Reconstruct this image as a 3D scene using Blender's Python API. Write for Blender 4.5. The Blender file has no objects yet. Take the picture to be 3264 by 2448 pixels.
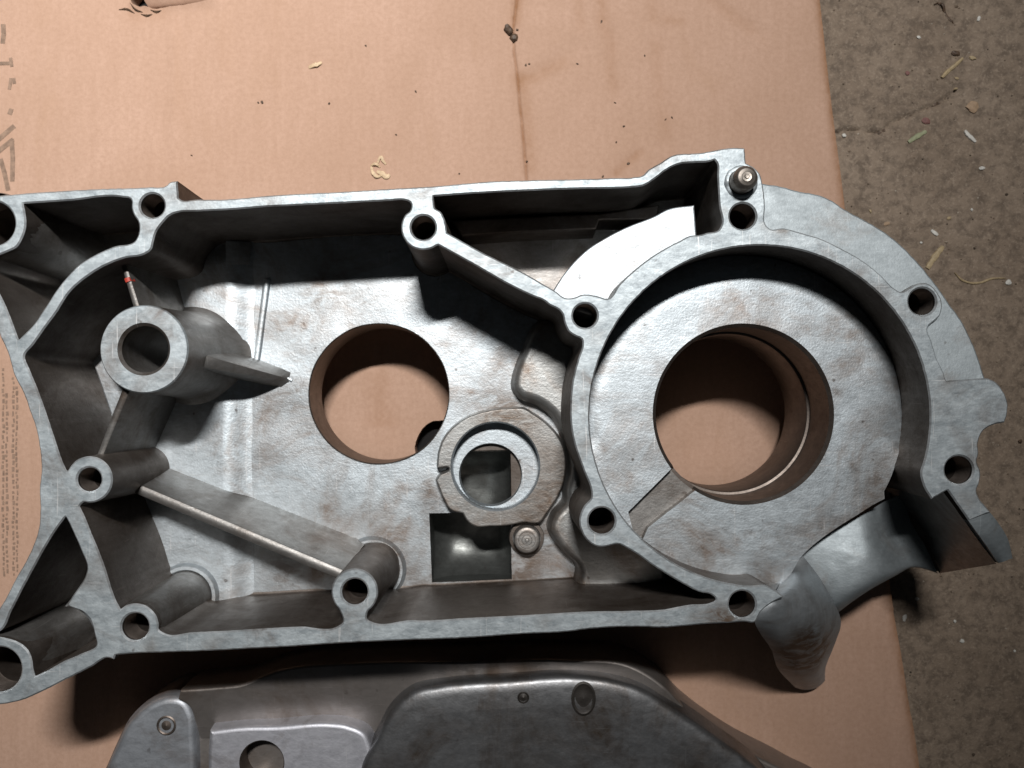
import bpy, math, random
import numpy as np
from mathutils import Vector, Matrix, noise
from mathutils.geometry import delaunay_2d_cdt

random.seed(7)
scene = bpy.context.scene
MM = 0.001
LIFT = 80.0            # the case's machined joint face stands 80 mm above the concrete
CARD_Z = -72.0         # top of the cardboard, measured from the joint face
GROUND_Z = -80.0
# ------------------------------------------------------------------ camera
CAM_H = 249.0          # lens height above the joint face (mm)
TILT = math.radians(1.0)
FPX = 2826.0           # focal length in photograph pixels (3264 wide)
cam = bpy.data.cameras.new("camera")
cam_o = bpy.data.objects.new("camera", cam)
scene.collection.objects.link(cam_o)
cam.sensor_width = 36.0
cam.lens = 36.0 * FPX / 3264.0
cam.clip_start = 0.01
cam.clip_end = 50
cam_o.location = (0, 0, (CAM_H + LIFT) * MM)
cam_o.rotation_euler = (TILT, 0, 0)
cam.dof.use_dof = True
cam.dof.focus_distance = 0.256
cam.dof.aperture_fstop = 24.0
scene.camera = cam_o
# ------------------------------------------------------------------ light
world = bpy.data.worlds.new("World")
scene.world = world
world.use_nodes = True
bg = world.node_tree.nodes["Background"]
bg.inputs[0].default_value = (0.80, 0.90, 1.0, 1)
bg.inputs[1].default_value = 0.012

def area_lamp(name, pos, target, long_axis, sx, sy, power, color, spread):
    li = bpy.data.lights.new(name, 'AREA')
    li.shape = 'RECTANGLE'
    li.size, li.size_y = sx, sy
    li.energy = power
    li.color = color
    li.spread = math.radians(spread)
    o = bpy.data.objects.new(name, li)
    scene.collection.objects.link(o)
    p = Vector(pos) * MM
    z = (p - Vector(target) * MM).normalized()
    x = Vector(long_axis)
    x = (x - z * x.dot(z)).normalized()
    y = z.cross(x)
    m = Matrix((x, y, z)).transposed().to_4x4()
    m.translation = p
    o.matrix_world = m
    return o
# the workshop's strip lamp, hanging beyond the top of the picture
area_lamp("strip_lamp", (10, 465, 1000 + LIFT), (-140, 185, LIFT), (0.97, 0.20, 0), 0.20, 0.04,
          1.72, (1.0, 0.97, 0.94), 50)
scene.cycles.max_bounces = 6
scene.cycles.diffuse_bounces = 2
scene.cycles.glossy_bounces = 2
scene.view_settings.view_transform = 'Standard'
scene.view_settings.look = 'None'
scene.view_settings.exposure = 0.0
scene.view_settings.gamma = 1.0

# ------------------------------------------------------------------ tracing: a point of the photograph -> a point on a plane of the place
K8 = 800.0 / 2212.0
TILES = dict(a=(0, 500), b=(0, 1000), c=(0, 1400), d=(0, 1848), e=(700, 500), f=(700, 1000), g=(700, 1400),
             h=(700, 1848), i=(1300, 500), j=(1300, 1000), k=(1300, 1400), l=(1300, 1848), m=(2000, 400),
             n=(2464, 500), o=(2464, 1000), p=(2464, 1400), q=(2000, 900), r=(1800, 1400), s=(2000, 1700),
             t=(2464, 1848), u=(0, 0), u1=(800, 0), u2=(1600, 0), u3=(2464, 0), x=(1200, 1300))
SC = dict(v=1300 / 2212., w=1500 / 2212., y=964 / 1999.)
TILES.update(v=(0, 2000), w=(1200, 2000), y=(2300, 1500))
CT, ST = math.cos(TILT), math.sin(TILT)

def W(sx, sy, z):
    dx, dy, dz = (sx - 1632.) / FPX, -(sy - 1224.) / FPX, -1.0
    wy = dy * CT - dz * ST
    wz = dy * ST + dz * CT
    t = (z - CAM_H) / wz
    return (dx * t, wy * t)

def S(tile, x, y):
    if tile == 'S':
        return (x, y)
    o = TILES[tile]
    k = SC.get(tile, K8)
    return (o[0] + x * k, o[1] + y * k)

def TR(z, *items):
    """items: (tile, [(x,y[,corner])...]) or ('arc', cx, cy, r, a0, a1) in photograph pixels; gives mm points on plane z"""
    out = []
    for it in items:
        if it[0] == 'arc':
            _, cx, cy, r, a0, a1 = it
            n = max(6, int(abs(a1 - a0) / 9))
            for q in range(n + 1):
                a = math.radians(a0 + (a1 - a0) * q / n)
                w = W(cx + r * math.cos(a), cy + r * math.sin(a), z)
                out.append((w[0], w[1], 0))
        else:
            for p in it[1]:
                sx, sy = S(it[0], p[0], p[1])
                w = W(sx, sy, z)
                out.append((w[0], w[1], p[2] if len(p) > 2 else 0))
    return out

def P(tile, x, y, z):
    return W(*S(tile, x, y), z)

def smooth(pts, closed=True, step=0.7):
    n = len(pts)
    P2 = [np.array(p[:2], float) for p in pts]
    C = [p[2] if len(p) > 2 else 0 for p in pts]
    def tan(i):
        if not closed and i in (0, n - 1):
            j = (0, 1) if i == 0 else (n - 2, n - 1)
            v = P2[j[1]] - P2[j[0]]
            return v / (np.linalg.norm(v) + 1e-9)
        a, b, c = P2[(i - 1) % n], P2[i], P2[(i + 1) % n]
        l1, l2 = np.linalg.norm(b - a) + 1e-9, np.linalg.norm(c - b) + 1e-9
        v = (b - a) / l1 * l2 + (c - b) / l2 * l1
        return v / (np.linalg.norm(v) + 1e-9)
    out = []
    for i in range(n if closed else n - 1):
        j = (i + 1) % n
        p, q = P2[i], P2[j]
        L = np.linalg.norm(q - p)
        if L < 1e-6:
            continue
        d = (q - p) / L
        t0 = d if C[i] else tan(i)
        t1 = d if C[j] else tan(j)
        k = max(1, int(round(L / step)))
        for s in range(k):
            t = s / k
            h1 = 2 * t**3 - 3 * t**2 + 1; h2 = t**3 - 2 * t**2 + t
            h3 = -2 * t**3 + 3 * t**2; h4 = t**3 - t**2
            out.append(h1 * p + h2 * L * t0 + h3 * q + h4 * L * t1)
    if not closed:
        out.append(P2[-1])
    return np.array(out)

def area2(L):
    x, y = L[:, 0], L[:, 1]
    return 0.5 * float(np.sum(x * np.roll(y, -1) - y * np.roll(x, -1)))

def ccw(L):
    return L if area2(L) > 0 else L[::-1].copy()

def circle(c, r, n=48):
    a = np.linspace(0, 2 * math.pi, n, endpoint=False)
    return np.stack([c[0] + r * np.cos(a), c[1] + r * np.sin(a)], 1)

def offset(L, d):
    """inward offset (d>0) of a ccw loop along averaged normals"""
    e = np.roll(L, -1, 0) - L
    e /= (np.linalg.norm(e, axis=1, keepdims=True) + 1e-9)
    nrm = np.stack([-e[:, 1], e[:, 0]], 1)
    v = nrm + np.roll(nrm, 1, 0)
    l = np.linalg.norm(v, axis=1, keepdims=True)
    v = v / np.maximum(l, 0.6)
    return L + v * d

def jitter(L, amp, freq=0.35, seed=0):
    e = np.roll(L, -1, 0) - np.roll(L, 1, 0)
    e /= (np.linalg.norm(e, axis=1, keepdims=True) + 1e-9)
    nrm = np.stack([-e[:, 1], e[:, 0]], 1)
    h = np.array([noise.noise(Vector((p[0] * freq, p[1] * freq, seed))) +
                  0.5 * noise.noise(Vector((p[0] * freq * 3, p[1] * freq * 3, seed + 9))) for p in L])
    return L + nrm * (h * amp)[:, None]

def inside(pts, poly):
    x, y = pts[:, 0], pts[:, 1]
    r = np.zeros(len(pts), bool)
    px, py = poly[:, 0], poly[:, 1]
    qx, qy = np.roll(px, -1), np.roll(py, -1)
    for k in range(len(poly)):
        c = (py[k] > y) != (qy[k] > y)
        if c.any():
            xi = (qx[k] - px[k]) * (y - py[k]) / (qy[k] - py[k] + 1e-12) + px[k]
            r ^= c & (x < xi)
    return r

class MB:
    def __init__(self):
        self.v, self.f, self.nm = [], [], {}
    def ring(self, L, z):
        i0 = len(self.v)
        zz = z if hasattr(z, '__len__') else [z] * len(L)
        self.v += [(float(p[0]), float(p[1]), float(q)) for p, q in zip(L, zz)]
        return list(range(i0, i0 + len(L)))
    def bridge(self, A, B, closed=True):
        """A above B, both ccw -> faces outwards"""
        n = len(A)
        for i in range(n if closed else n - 1):
            j = (i + 1) % n
            self.f.append((A[j], A[i], B[i], B[j]))
    def bridge_r(self, A, B, closed=True):
        n = len(A)
        for i in range(n if closed else n - 1):
            j = (i + 1) % n
            self.f.append((A[i], A[j], B[j], B[i]))
    def planar(self, outer, holes, z, extra=None, up=True):
        vs, es = [], []
        for L in [outer] + list(holes):
            i0 = len(vs)
            vs += [Vector((float(p[0]), float(p[1]))) for p in L]
            es += [(i0 + q, i0 + (q + 1) % len(L)) for q in range(len(L))]
        if extra is not None:
            vs += [Vector((float(p[0]), float(p[1]))) for p in extra]
        r = delaunay_2d_cdt(vs, es, [], 0, 1e-5)
        V = np.array([(p.x, p.y) for p in r[0]])
        T = [t for t in r[2] if len(t) == 3]
        T = np.array(T)
        cen = V[T].mean(1)
        keep = inside(cen, outer)
        for h in holes:
            keep &= ~inside(cen, h)
        T = T[keep]
        used, inv = np.unique(T, return_inverse=True)
        T = inv.reshape(T.shape); V = V[used]
        i0 = len(self.v)
        if callable(z):
            self.v += [(float(p[0]), float(p[1]), float(z(p[0], p[1]))) for p in V]
        else:
            self.v += [(float(p[0]), float(p[1]), float(z)) for p in V]
        for t in T:
            a, b, c = V[t[0]], V[t[1]], V[t[2]]
            s = (b[0] - a[0]) * (c[1] - a[1]) - (b[1] - a[1]) * (c[0] - a[0])
            t = tuple(int(q) + i0 for q in t)
            self.f.append(t if (s > 0) == up else t[::-1])
    def build(self, name, mat, parent=None, smooth_angle=35, lift=True, base=None, weld=False):
        v = np.array(self.v, float)
        if lift:
            v[:, 2] += LIFT
        b = np.array(base if base is not None else (0, 0, 0), float)
        me = bpy.data.meshes.new(name)
        me.from_pydata([tuple(p) for p in (v - b) * MM], [], self.f)
        me.validate()
        if weld:
            import bmesh
            bm = bmesh.new(); bm.from_mesh(me)
            bmesh.ops.remove_doubles(bm, verts=bm.verts, dist=1e-6)
            bm.to_mesh(me); bm.free()
        me.materials.append(mat)
        if smooth_angle:
            me.shade_smooth()
            me.set_sharp_from_angle(angle=math.radians(smooth_angle))
        else:
            me.shade_flat()
        o = bpy.data.objects.new(name, me)
        scene.collection.objects.link(o)
        if parent is not None:
            o.parent = parent
            loc = np.array(parent.get('_base', (0, 0, 0)), float)
            o.location = tuple((b - loc) * MM) if base is not None else tuple(-loc * MM)
        elif base is not None:
            o.location = tuple(b * MM)
        return o

def stain_attr(o, mb, spots):
    """spots: [(x, y, z, radius, amount)] in millimetres; grime blotches with ragged outlines"""
    V = np.array(mb.v)
    t = np.zeros(len(V))
    for x, y, r, a in spots:
        d = np.hypot(V[:, 0] - x, V[:, 1] - y)
        t += a * np.exp(-(d / r) ** 2)
    at = o.data.attributes.new('stain', 'FLOAT', 'POINT')
    at.data.foreach_set('value', np.clip(t, 0, 1).tolist())

def spots_at(z, lst):
    return [(*W(x * 1.47559, y * 1.47559, z), r, a) for x, y, r, a in lst]

def tag(o, label, cat, group=None, kind=None):
    o['label'] = label
    o['category'] = cat
    if group: o['group'] = group
    if kind: o['kind'] = kind
    return o

def thing(name, label, cat, base=(0, 0, 0), group=None):
    o = bpy.data.objects.new(name, None)
    o.empty_display_size = 0.02
    scene.collection.objects.link(o)
    o.location = tuple(np.array(base) * MM)
    o['_base'] = base
    return tag(o, label, cat, group)

def loft(outline, profile, holes=(), zf=None, cap=True, mb=None):
    """profile: [(inset, z)...] from the top edge downwards; outline ccw is where inset = 0"""
    mb = mb or MB()
    L = ccw(outline)
    def zz(R, z):
        return [z + zf(p[0], p[1]) for p in R] if zf else z
    prev = None
    for q, (d, z) in enumerate(profile):
        R = offset(L, d)
        if q == 0 and cap:
            mb.planar(R, [h for h in holes], (lambda x, y: z + zf(x, y)) if zf else z)
        ring = mb.ring(R, zz(R, z))
        if prev is not None:
            mb.bridge(prev, ring)
        prev = ring
    return mb

def rounded(zt, zb, r, rz=None, draft=0.4, n=5):
    rz = rz or r
    pr = [(r * (1 - math.sin(math.pi / 2 * q / n)), zt - rz * (1 - math.cos(math.pi / 2 * q / n))) for q in range(n + 1)]
    return pr + [(-draft, zb)]

def lathe(c, profile, n=56, mb=None, skip=None):
    """profile [(r,z)] walked so that the surface to its left-hand outside faces out (top cap outwards/downwards)"""
    mb = mb or MB()
    prev = None
    for r, z in profile:
        R = mb.ring(circle(c, max(r, 1e-3), n), z)
        if prev is not None:
            mb.bridge(prev, R)
        prev = R
    return mb

def rib(p0, z0, p1, z1, w0, w1, zb, mb=None, n=14, bulge=0.35, draft=0.9, sag=0.0):
    """web with a rounded top running from p0 to p1"""
    mb = mb or MB()
    p0, p1 = np.array(p0), np.array(p1)
    d = (p1 - p0); L = np.linalg.norm(d); d /= L
    nn = np.array([-d[1], d[0]])
    rows = []
    prof = [(-1, None), (-1.0, 0.55), (-0.85, 0.2), (-0.5, 0.04), (0, 0), (0.5, 0.04), (0.85, 0.2), (1.0, 0.55), (1, None)]
    for s in range(n + 1):
        t = s / n
        w = (w0 + (w1 - w0) * t) / 2
        zt = z0 + (z1 - z0) * t - sag * math.sin(math.pi * t)
        c = p0 + d * L * t
        row = []
        for a, dz in prof:
            if dz is None:
                q = c + nn * (a * (w + draft)); z = zb
            else:
                q = c + nn * (a * w); z = zt - dz * w * 1.2
            row.append((q[0], q[1], z))
        i0 = len(mb.v)
        mb.v += [tuple(map(float, r)) for r in row]
        rows.append(list(range(i0, i0 + len(row))))
    for A, B in zip(rows[:-1], rows[1:]):
        for k in range(len(A) - 1):
            mb.f.append((A[k], A[k + 1], B[k + 1], B[k]))
    mb.f.append(tuple(rows[0][::-1])); mb.f.append(tuple(rows[-1]))
    return mb

def patch(rows, nu=26, nv=26, mb=None, amp=0.0):
    """smooth surface through a grid of (x,y,z) control points"""
    mb = mb or MB()
    G = np.array(rows, float)
    def cr(A, n):
        m = len(A)
        out = []
        for s in range(n + 1):
            t = s / n * (m - 1)
            i = min(int(t), m - 2); u = t - i
            p0, p1, p2, p3 = A[max(i - 1, 0)], A[i], A[i + 1], A[min(i + 2, m - 1)]
            out.append(0.5 * ((2 * p1) + (-p0 + p2) * u + (2 * p0 - 5 * p1 + 4 * p2 - p3) * u * u + (-p0 + 3 * p1 - 3 * p2 + p3) * u**3))
        return np.array(out)
    H = cr(G, nv)
    H = np.array([cr(r, nu) for r in H])
    i0 = len(mb.v)
    for r in H:
        for p in r:
            dz = amp * noise.noise(Vector(p) * 0.25) if amp else 0
            mb.v.append((float(p[0]), float(p[1]), float(p[2] + dz)))
    for v in range(nv):
        for u in range(nu):
            a = i0 + v * (nu + 1) + u
            mb.f.append((a, a + nu + 1, a + nu + 2, a + 1))
    return mb, H

# ------------------------------------------------------------------ materials
def nodes_of(name):
    m = bpy.data.materials.new(name)
    m.use_nodes = True
    nt = m.node_tree
    return m, nt, nt.nodes["Principled BSDF"]

def N(nt, typ, **kw):
    n = nt.nodes.new(typ)
    for k, v in kw.items():
        if k == 'inp':
            for q, w in v.items():
                n.inputs[q].default_value = w
        else:
            setattr(n, k, v)
    return n

def noise_node(nt, co, scale, detail=4, rough=0.55, dist=0.0):
    n = N(nt, 'ShaderNodeTexNoise')
    n.inputs['Scale'].default_value = scale
    n.inputs['Detail'].default_value = detail
    n.inputs['Roughness'].default_value = rough
    n.inputs['Distortion'].default_value = dist
    nt.links.new(co, n.inputs['Vector'])
    return n

def ramp(nt, fac, stops):
    r = N(nt, 'ShaderNodeValToRGB')
    el = r.color_ramp.elements
    while len(el) < len(stops):
        el.new(0.5)
    for e, (p, c) in zip(el, stops):
        e.position = p
        e.color = (c, c, c, 1) if not hasattr(c, '__len__') else (*c, 1)
    nt.links.new(fac, r.inputs[0])
    return r

def mix(nt, fac, a, b, mode='MIX'):
    m = N(nt, 'ShaderNodeMix', data_type='RGBA', blend_type=mode)
    for sock, v in ((0, fac), (6, a), (7, b)):
        if hasattr(v, 'is_linked') or isinstance(v, bpy.types.NodeSocket):
            nt.links.new(v, m.inputs[sock])
        else:
            m.inputs[sock].default_value = v if sock == 0 else (*v, 1)
    return m.outputs[2]

def coords(nt, scale=(1, 1, 1), rot=(0, 0, 0)):
    g = N(nt, 'ShaderNodeNewGeometry')
    mp = N(nt, 'ShaderNodeMapping')
    mp.inputs['Scale'].default_value = scale
    mp.inputs['Rotation'].default_value = rot
    nt.links.new(g.outputs['Position'], mp.inputs['Vector'])
    return mp.outputs[0]

def bump(nt, bsdf, heights):
    """heights: [(socket, strength, distance)]"""
    prev = None
    for h, s, d in heights:
        b = N(nt, 'ShaderNodeBump')
        b.inputs['Strength'].default_value = s
        b.inputs['Distance'].default_value = d
        nt.links.new(h, b.inputs['Height'])
        if prev is not None:
            nt.links.new(prev, b.inputs['Normal'])
        prev = b.outputs[0]
    nt.links.new(prev, bsdf.inputs['Normal'])

def metal(name, c_light, c_mid, stain, stain_amt, rough=0.45, metallic=0.85, streak=0.25, grain=0.3, spots=0.5, scratch=0.4, w=0.2):
    m, nt, b = nodes_of(name)
    co = coords(nt)
    cs = coords(nt, (1, 1.9, 1), (0, 0, math.radians(-14)))
    big = noise_node(nt, co, 45, 4, 0.55, 0.5)
    mid = noise_node(nt, cs, 150, 6, 0.68, 0.5)
    fine = noise_node(nt, co, 1500, 3, 0.6)
    med = noise_node(nt, cs, 520, 4, 0.6, 0.3)
    st = noise_node(nt, co, 34, 7, 0.7, 1.0)
    st2 = noise_node(nt, co, 110, 5, 0.7, 0.6)
    sp = noise_node(nt, co, 260, 2, 0.5)
    rg = noise_node(nt, cs, 240, 5, 0.7, 0.4)
    r1 = ramp(nt, mid.outputs[0], [(0.5 - w, 0), (0.5 + w, 1)])
    r1b = ramp(nt, med.outputs[0], [(0.5 - w, 0), (0.5 + w, 1)])
    mm = N(nt, 'ShaderNodeMix', inp={0: 0.42})
    nt.links.new(r1.outputs[0], mm.inputs[2]); nt.links.new(r1b.outputs[0], mm.inputs[3])
    col = mix(nt, mm.outputs[0], c_mid, c_light)
    r2 = ramp(nt, st.outputs[0], [(0.60 - 0.35 * stain_amt, 0), (0.78 - 0.30 * stain_amt, 1)])
    r2b = ramp(nt, st2.outputs[0], [(0.30, 0.25), (0.65, 1)])
    sm = N(nt, 'ShaderNodeMath', operation='MULTIPLY')
    nt.links.new(r2.outputs[0], sm.inputs[0]); nt.links.new(r2b.outputs[0], sm.inputs[1])
    col = mix(nt, sm.outputs[0], col, stain)
    r3 = ramp(nt, sp.outputs[0], [(0.72, 0), (0.77, spots)])
    col = mix(nt, r3.outputs[0], col, (0.07, 0.05, 0.04))
    s1 = noise_node(nt, coords(nt, (26, 1.0, 1), (0, 0, math.radians(38))), 60, 3, 0.55)
    s2 = noise_node(nt, coords(nt, (1.0, 30, 1), (0, 0, math.radians(-20))), 75, 3, 0.55)
    sx = N(nt, 'ShaderNodeMath', operation='MAXIMUM')
    nt.links.new(s1.outputs[0], sx.inputs[0]); nt.links.new(s2.outputs[0], sx.inputs[1])
    rs = ramp(nt, sx.outputs[0], [(0.66, 0), (0.74, scratch)])
    col = mix(nt, rs.outputs[0], col, tuple(min(0.75, c * 1.35) for c in c_light))
    at = N(nt, 'ShaderNodeAttribute', attribute_name='stain')
    sa = N(nt, 'ShaderNodeMath', operation='MULTIPLY')
    nt.links.new(at.outputs['Fac'], sa.inputs[0])
    nt.links.new(ramp(nt, mid.outputs[0], [(0.36, 0.1), (0.56, 1)]).outputs[0], sa.inputs[1])
    col = mix(nt, sa.outputs[0], col, (0.13, 0.088, 0.06))
    nt.links.new(col, b.inputs['Base Color'])
    b.inputs['Metallic'].default_value = metallic
    rr = N(nt, 'ShaderNodeMapRange', inp={1: 0.3, 2: 0.7, 3: rough - 0.06, 4: rough + 0.08})
    nt.links.new(rg.outputs[0], rr.inputs[0])
    nt.links.new(rr.outputs[0], b.inputs['Roughness'])
    bump(nt, b, [(big.outputs[0], 0.18, 0.0010), (med.outputs[0], streak * 0.6, 0.00022), (fine.outputs[0], grain, 0.00013)])
    return m

M = {}
M['rim'] = metal('machined_face', (0.55, 0.61, 0.64), (0.27, 0.31, 0.335), (0.20, 0.175, 0.16), 0.24, 0.54, 0.66, 0.25, 0.3, 0.6, 0.7, 0.14)
M['cast'] = metal('cast_aluminium', (0.60, 0.665, 0.71), (0.39, 0.43, 0.455), (0.24, 0.185, 0.15), 0.40, 0.47, 0.80, 0.25, 0.45, 0.7, 0.5, 0.17)
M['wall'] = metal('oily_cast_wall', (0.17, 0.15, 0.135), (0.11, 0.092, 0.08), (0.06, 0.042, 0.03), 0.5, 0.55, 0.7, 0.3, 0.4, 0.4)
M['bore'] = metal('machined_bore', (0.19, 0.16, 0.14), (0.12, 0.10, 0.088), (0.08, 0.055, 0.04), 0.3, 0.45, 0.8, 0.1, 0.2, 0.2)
M['edge'] = metal('worn_bright_edge', (0.86, 0.90, 0.93), (0.40, 0.44, 0.46), (0.16, 0.13, 0.11), 0.30, 0.40, 0.75, 0.3, 0.3, 0.5)
M['flange'] = metal('dull_flange', (0.44, 0.49, 0.515), (0.31, 0.35, 0.37), (0.24, 0.21, 0.19), 0.15, 0.60, 0.75, 0.25, 0.35, 0.4)
M['seat'] = metal('stained_seat', (0.44, 0.455, 0.455), (0.31, 0.31, 0.30), (0.20, 0.14, 0.10), 0.45, 0.44, 0.8, 0.45, 0.35, 0.6)
M['rib'] = metal('grimy_cast_rib', (0.33, 0.325, 0.315), (0.20, 0.19, 0.18), (0.12, 0.09, 0.07), 0.4, 0.46, 0.82, 0.3, 0.35, 0.5)
M['block'] = metal('cover_block', (0.62, 0.63, 0.68), (0.50, 0.51, 0.56), (0.24, 0.21, 0.20), 0.15, 0.52, 0.8, 0.1, 0.25, 0.3)
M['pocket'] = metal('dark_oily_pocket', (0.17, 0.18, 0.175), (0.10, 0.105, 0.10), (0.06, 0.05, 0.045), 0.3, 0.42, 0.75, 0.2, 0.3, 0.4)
M['port'] = metal('greasy_shaded_port', (0.44, 0.475, 0.50), (0.33, 0.36, 0.38), (0.16, 0.13, 0.11), 0.30, 0.52, 0.75, 0.25, 0.35, 0.5)
M['cover'] = metal('weathered_cover', (0.46, 0.49, 0.53), (0.36, 0.385, 0.42), (0.17, 0.13, 0.11), 0.3, 0.50, 0.8, 0.1, 0.25, 0.4)
M['cover_brown'] = metal('brown_shaded_cover', (0.29, 0.265, 0.25), (0.24, 0.22, 0.205), (0.18, 0.145, 0.12), 0.4, 0.45, 0.7, 0.1, 0.25, 0.3)  # browner and darker: shade of the slope facing away from the lamp, as colour
M['dome'] = metal('oily_shaded_dome', (0.23, 0.235, 0.245), (0.17, 0.175, 0.18), (0.10, 0.08, 0.065), 0.5, 0.40, 0.8, 0.08, 0.25, 0.4)  # oil-brown, darkened further to hold the shadow lying over the dome
M['blackish'] = metal('pit_black', (0.05, 0.045, 0.04), (0.03, 0.026, 0.023), (0.02, 0.017, 0.015), 0.4, 0.5, 0.4)  # near-black base for the pits on the dome
M['steel'] = metal('steel_pin', (0.34, 0.31, 0.28), (0.22, 0.195, 0.17), (0.16, 0.11, 0.08), 0.3, 0.42, 0.9, 0.15, 0.2, 0.2)

def plain(name, col, rough=0.7, var=0.25, scale=900, metallic=0):
    m, nt, b = nodes_of(name)
    co = coords(nt)
    n = noise_node(nt, co, scale, 4)
    c2 = tuple(c * (1 - var) for c in col)
    r = ramp(nt, n.outputs[0], [(0.35, c2), (0.65, col)])
    nt.links.new(r.outputs[0], b.inputs['Base Color'])
    b.inputs['Roughness'].default_value = rough
    b.inputs['Metallic'].default_value = metallic
    bump(nt, b, [(n.outputs[0], 0.4, 0.0003)])
    return m

M['straw'] = plain('straw', (0.40, 0.31, 0.18), 0.6)
M['pale_wood'] = plain('pale_wood_shaving', (0.66, 0.49, 0.31), 0.6, 0.35, 1500)
M['white'] = plain('white_flake', (0.58, 0.57, 0.53), 0.6, 0.1)
M['bark'] = plain('dark_chip', (0.10, 0.06, 0.035), 0.6, 0.6)
M['green'] = plain('dry_green_leaf', (0.27, 0.29, 0.17), 0.6)
M['pink'] = plain('pink_flake', (0.20, 0.09, 0.08), 0.7)
M['orange'] = plain('orange_chip', (0.36, 0.25, 0.16), 0.7)
M['ink'] = plain('faded_print', (0.29, 0.195, 0.14), 0.85, 0.35, 500)
M['red'] = plain('red_paint', (0.45, 0.05, 0.03), 0.5)
M['dark'] = plain('opening_shade', (0.006, 0.005, 0.005), 0.95, 0.3)  # shade inside the cardboard openings, given as a black colour

# cardboard
m, nt, b = nodes_of('kraft_cardboard')
co = coords(nt)
cv = coords(nt, (3.0, 0.35, 1))
n1 = noise_node(nt, co, 18, 5, 0.6, 0.8)
n2 = noise_node(nt, cv, 130, 4, 0.6)
n3 = noise_node(nt, co, 620, 5, 0.75)
n4 = noise_node(nt, coords(nt, (1.6, 0.5, 1), (0, 0, 0.1)), 22, 6, 0.7, 1.5)
c = mix(nt, ramp(nt, n1.outputs[0], [(0.3, 0), (0.7, 1)]).outputs[0], (0.43, 0.278, 0.20), (0.50, 0.332, 0.25))
c = mix(nt, ramp(nt, n2.outputs[0], [(0.35, 0), (0.75, 0.35)]).outputs[0], c, (0.39, 0.245, 0.17))
c = mix(nt, ramp(nt, n4.outputs[0], [(0.56, 0), (0.74, 0.4)]).outputs[0], c, (0.40, 0.25, 0.165))
c = mix(nt, ramp(nt, n3.outputs[0], [(0.32, 0.5), (0.62, 0)]).outputs[0], c, (0.34, 0.21, 0.145))
at = N(nt, 'ShaderNodeAttribute', attribute_name='stain')
nb = noise_node(nt, co, 300, 4, 0.7)
sm = N(nt, 'ShaderNodeMath', operation='MULTIPLY')
nt.links.new(at.outputs['Fac'], sm.inputs[0])
nt.links.new(ramp(nt, nb.outputs[0], [(0.25, 0.35), (0.65, 1)]).outputs[0], sm.inputs[1])
c = mix(nt, sm.outputs[0], c, (0.27, 0.135, 0.065))
nt.links.new(c, b.inputs['Base Color'])
b.inputs['Roughness'].default_value = 0.8
b.inputs['Specular IOR Level'].default_value = 0.25
bump(nt, b, [(n2.outputs[0], 0.25, 0.0005), (n3.outputs[0], 0.35, 0.0002)])
M['card'] = m

# concrete
m, nt, b = nodes_of('dirty_concrete')
co = coords(nt)
n1 = noise_node(nt, co, 26, 6, 0.65, 0.5)
n2 = noise_node(nt, co, 210, 5, 0.7, 0.3)
n3 = noise_node(nt, co, 900, 3, 0.7)
vo = N(nt, 'ShaderNodeTexVoronoi'); vo.inputs['Scale'].default_value = 330
nt.links.new(co, vo.inputs['Vector'])
c = mix(nt, ramp(nt, n1.outputs[0], [(0.3, 0), (0.7, 1)]).outputs[0], (0.18, 0.135, 0.098), (0.25, 0.195, 0.147))
c = mix(nt, ramp(nt, n2.outputs[0], [(0.38, 0.75), (0.55, 0)]).outputs[0], c, (0.10, 0.075, 0.055))
c = mix(nt, ramp(nt, n3.outputs[0], [(0.52, 0), (0.72, 0.55)]).outputs[0], c, (0.36, 0.29, 0.225))
c = mix(nt, ramp(nt, vo.outputs['Distance'], [(0.0, 0.4), (0.16, 0)]).outputs[0], c, (0.05, 0.04, 0.032))
nt.links.new(c, b.inputs['Base Color'])
b.inputs['Roughness'].default_value = 0.85
bump(nt, b, [(n2.outputs[0], 0.6, 0.0012), (n3.outputs[0], 0.5, 0.0004)])
M['concrete'] = m

# ------------------------------------------------------------------ ground
def seg_dist(x, y, pts):
    best = 1e9
    for (ax, ay), (bx, by) in zip(pts[:-1], pts[1:]):
        dx, dy = bx - ax, by - ay
        t = max(0, min(1, ((x - ax) * dx + (y - ay) * dy) / (dx * dx + dy * dy + 1e-9)))
        best = min(best, math.hypot(x - ax - t * dx, y - ay - t * dy))
    return best

crack = [P('u3', *q, GROUND_Z) for q in [(300, 1180), (580, 1155), (750, 1130), (860, 1165), (950, 1165), (1050, 1080), (1180, 1030),
                                         (1350, 960), (1500, 885), (1620, 800)]]
crack2 = [P('u3', *q, GROUND_Z) for q in [(1450, -60), (1470, 20), (1540, 120), (1620, 215)]]
hump = [P('u3', *q, GROUND_Z) for q in [(820, 1020), (1000, 920), (1200, 800), (1500, 700)]]

def ground_h(x, y):
    z = 0.5 * noise.noise(Vector((x * 0.06, y * 0.06, 3))) + 0.25 * noise.noise(Vector((x * 0.35, y * 0.35, 5)))
    d = seg_dist(x, y, crack) + 0.5 * noise.noise(Vector((x * 0.5, y * 0.5, 1)))
    z -= 1.6 * math.exp(-(d / 0.55) ** 2)
    d = seg_dist(x, y, crack2) + 0.4 * noise.noise(Vector((x * 0.5, y * 0.5, 2)))
    z -= 1.3 * math.exp(-(d / 0.5) ** 2)
    d = seg_dist(x, y, hump)
    z += 0.7 * math.exp(-(d / 3.0) ** 2)
    return z

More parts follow.
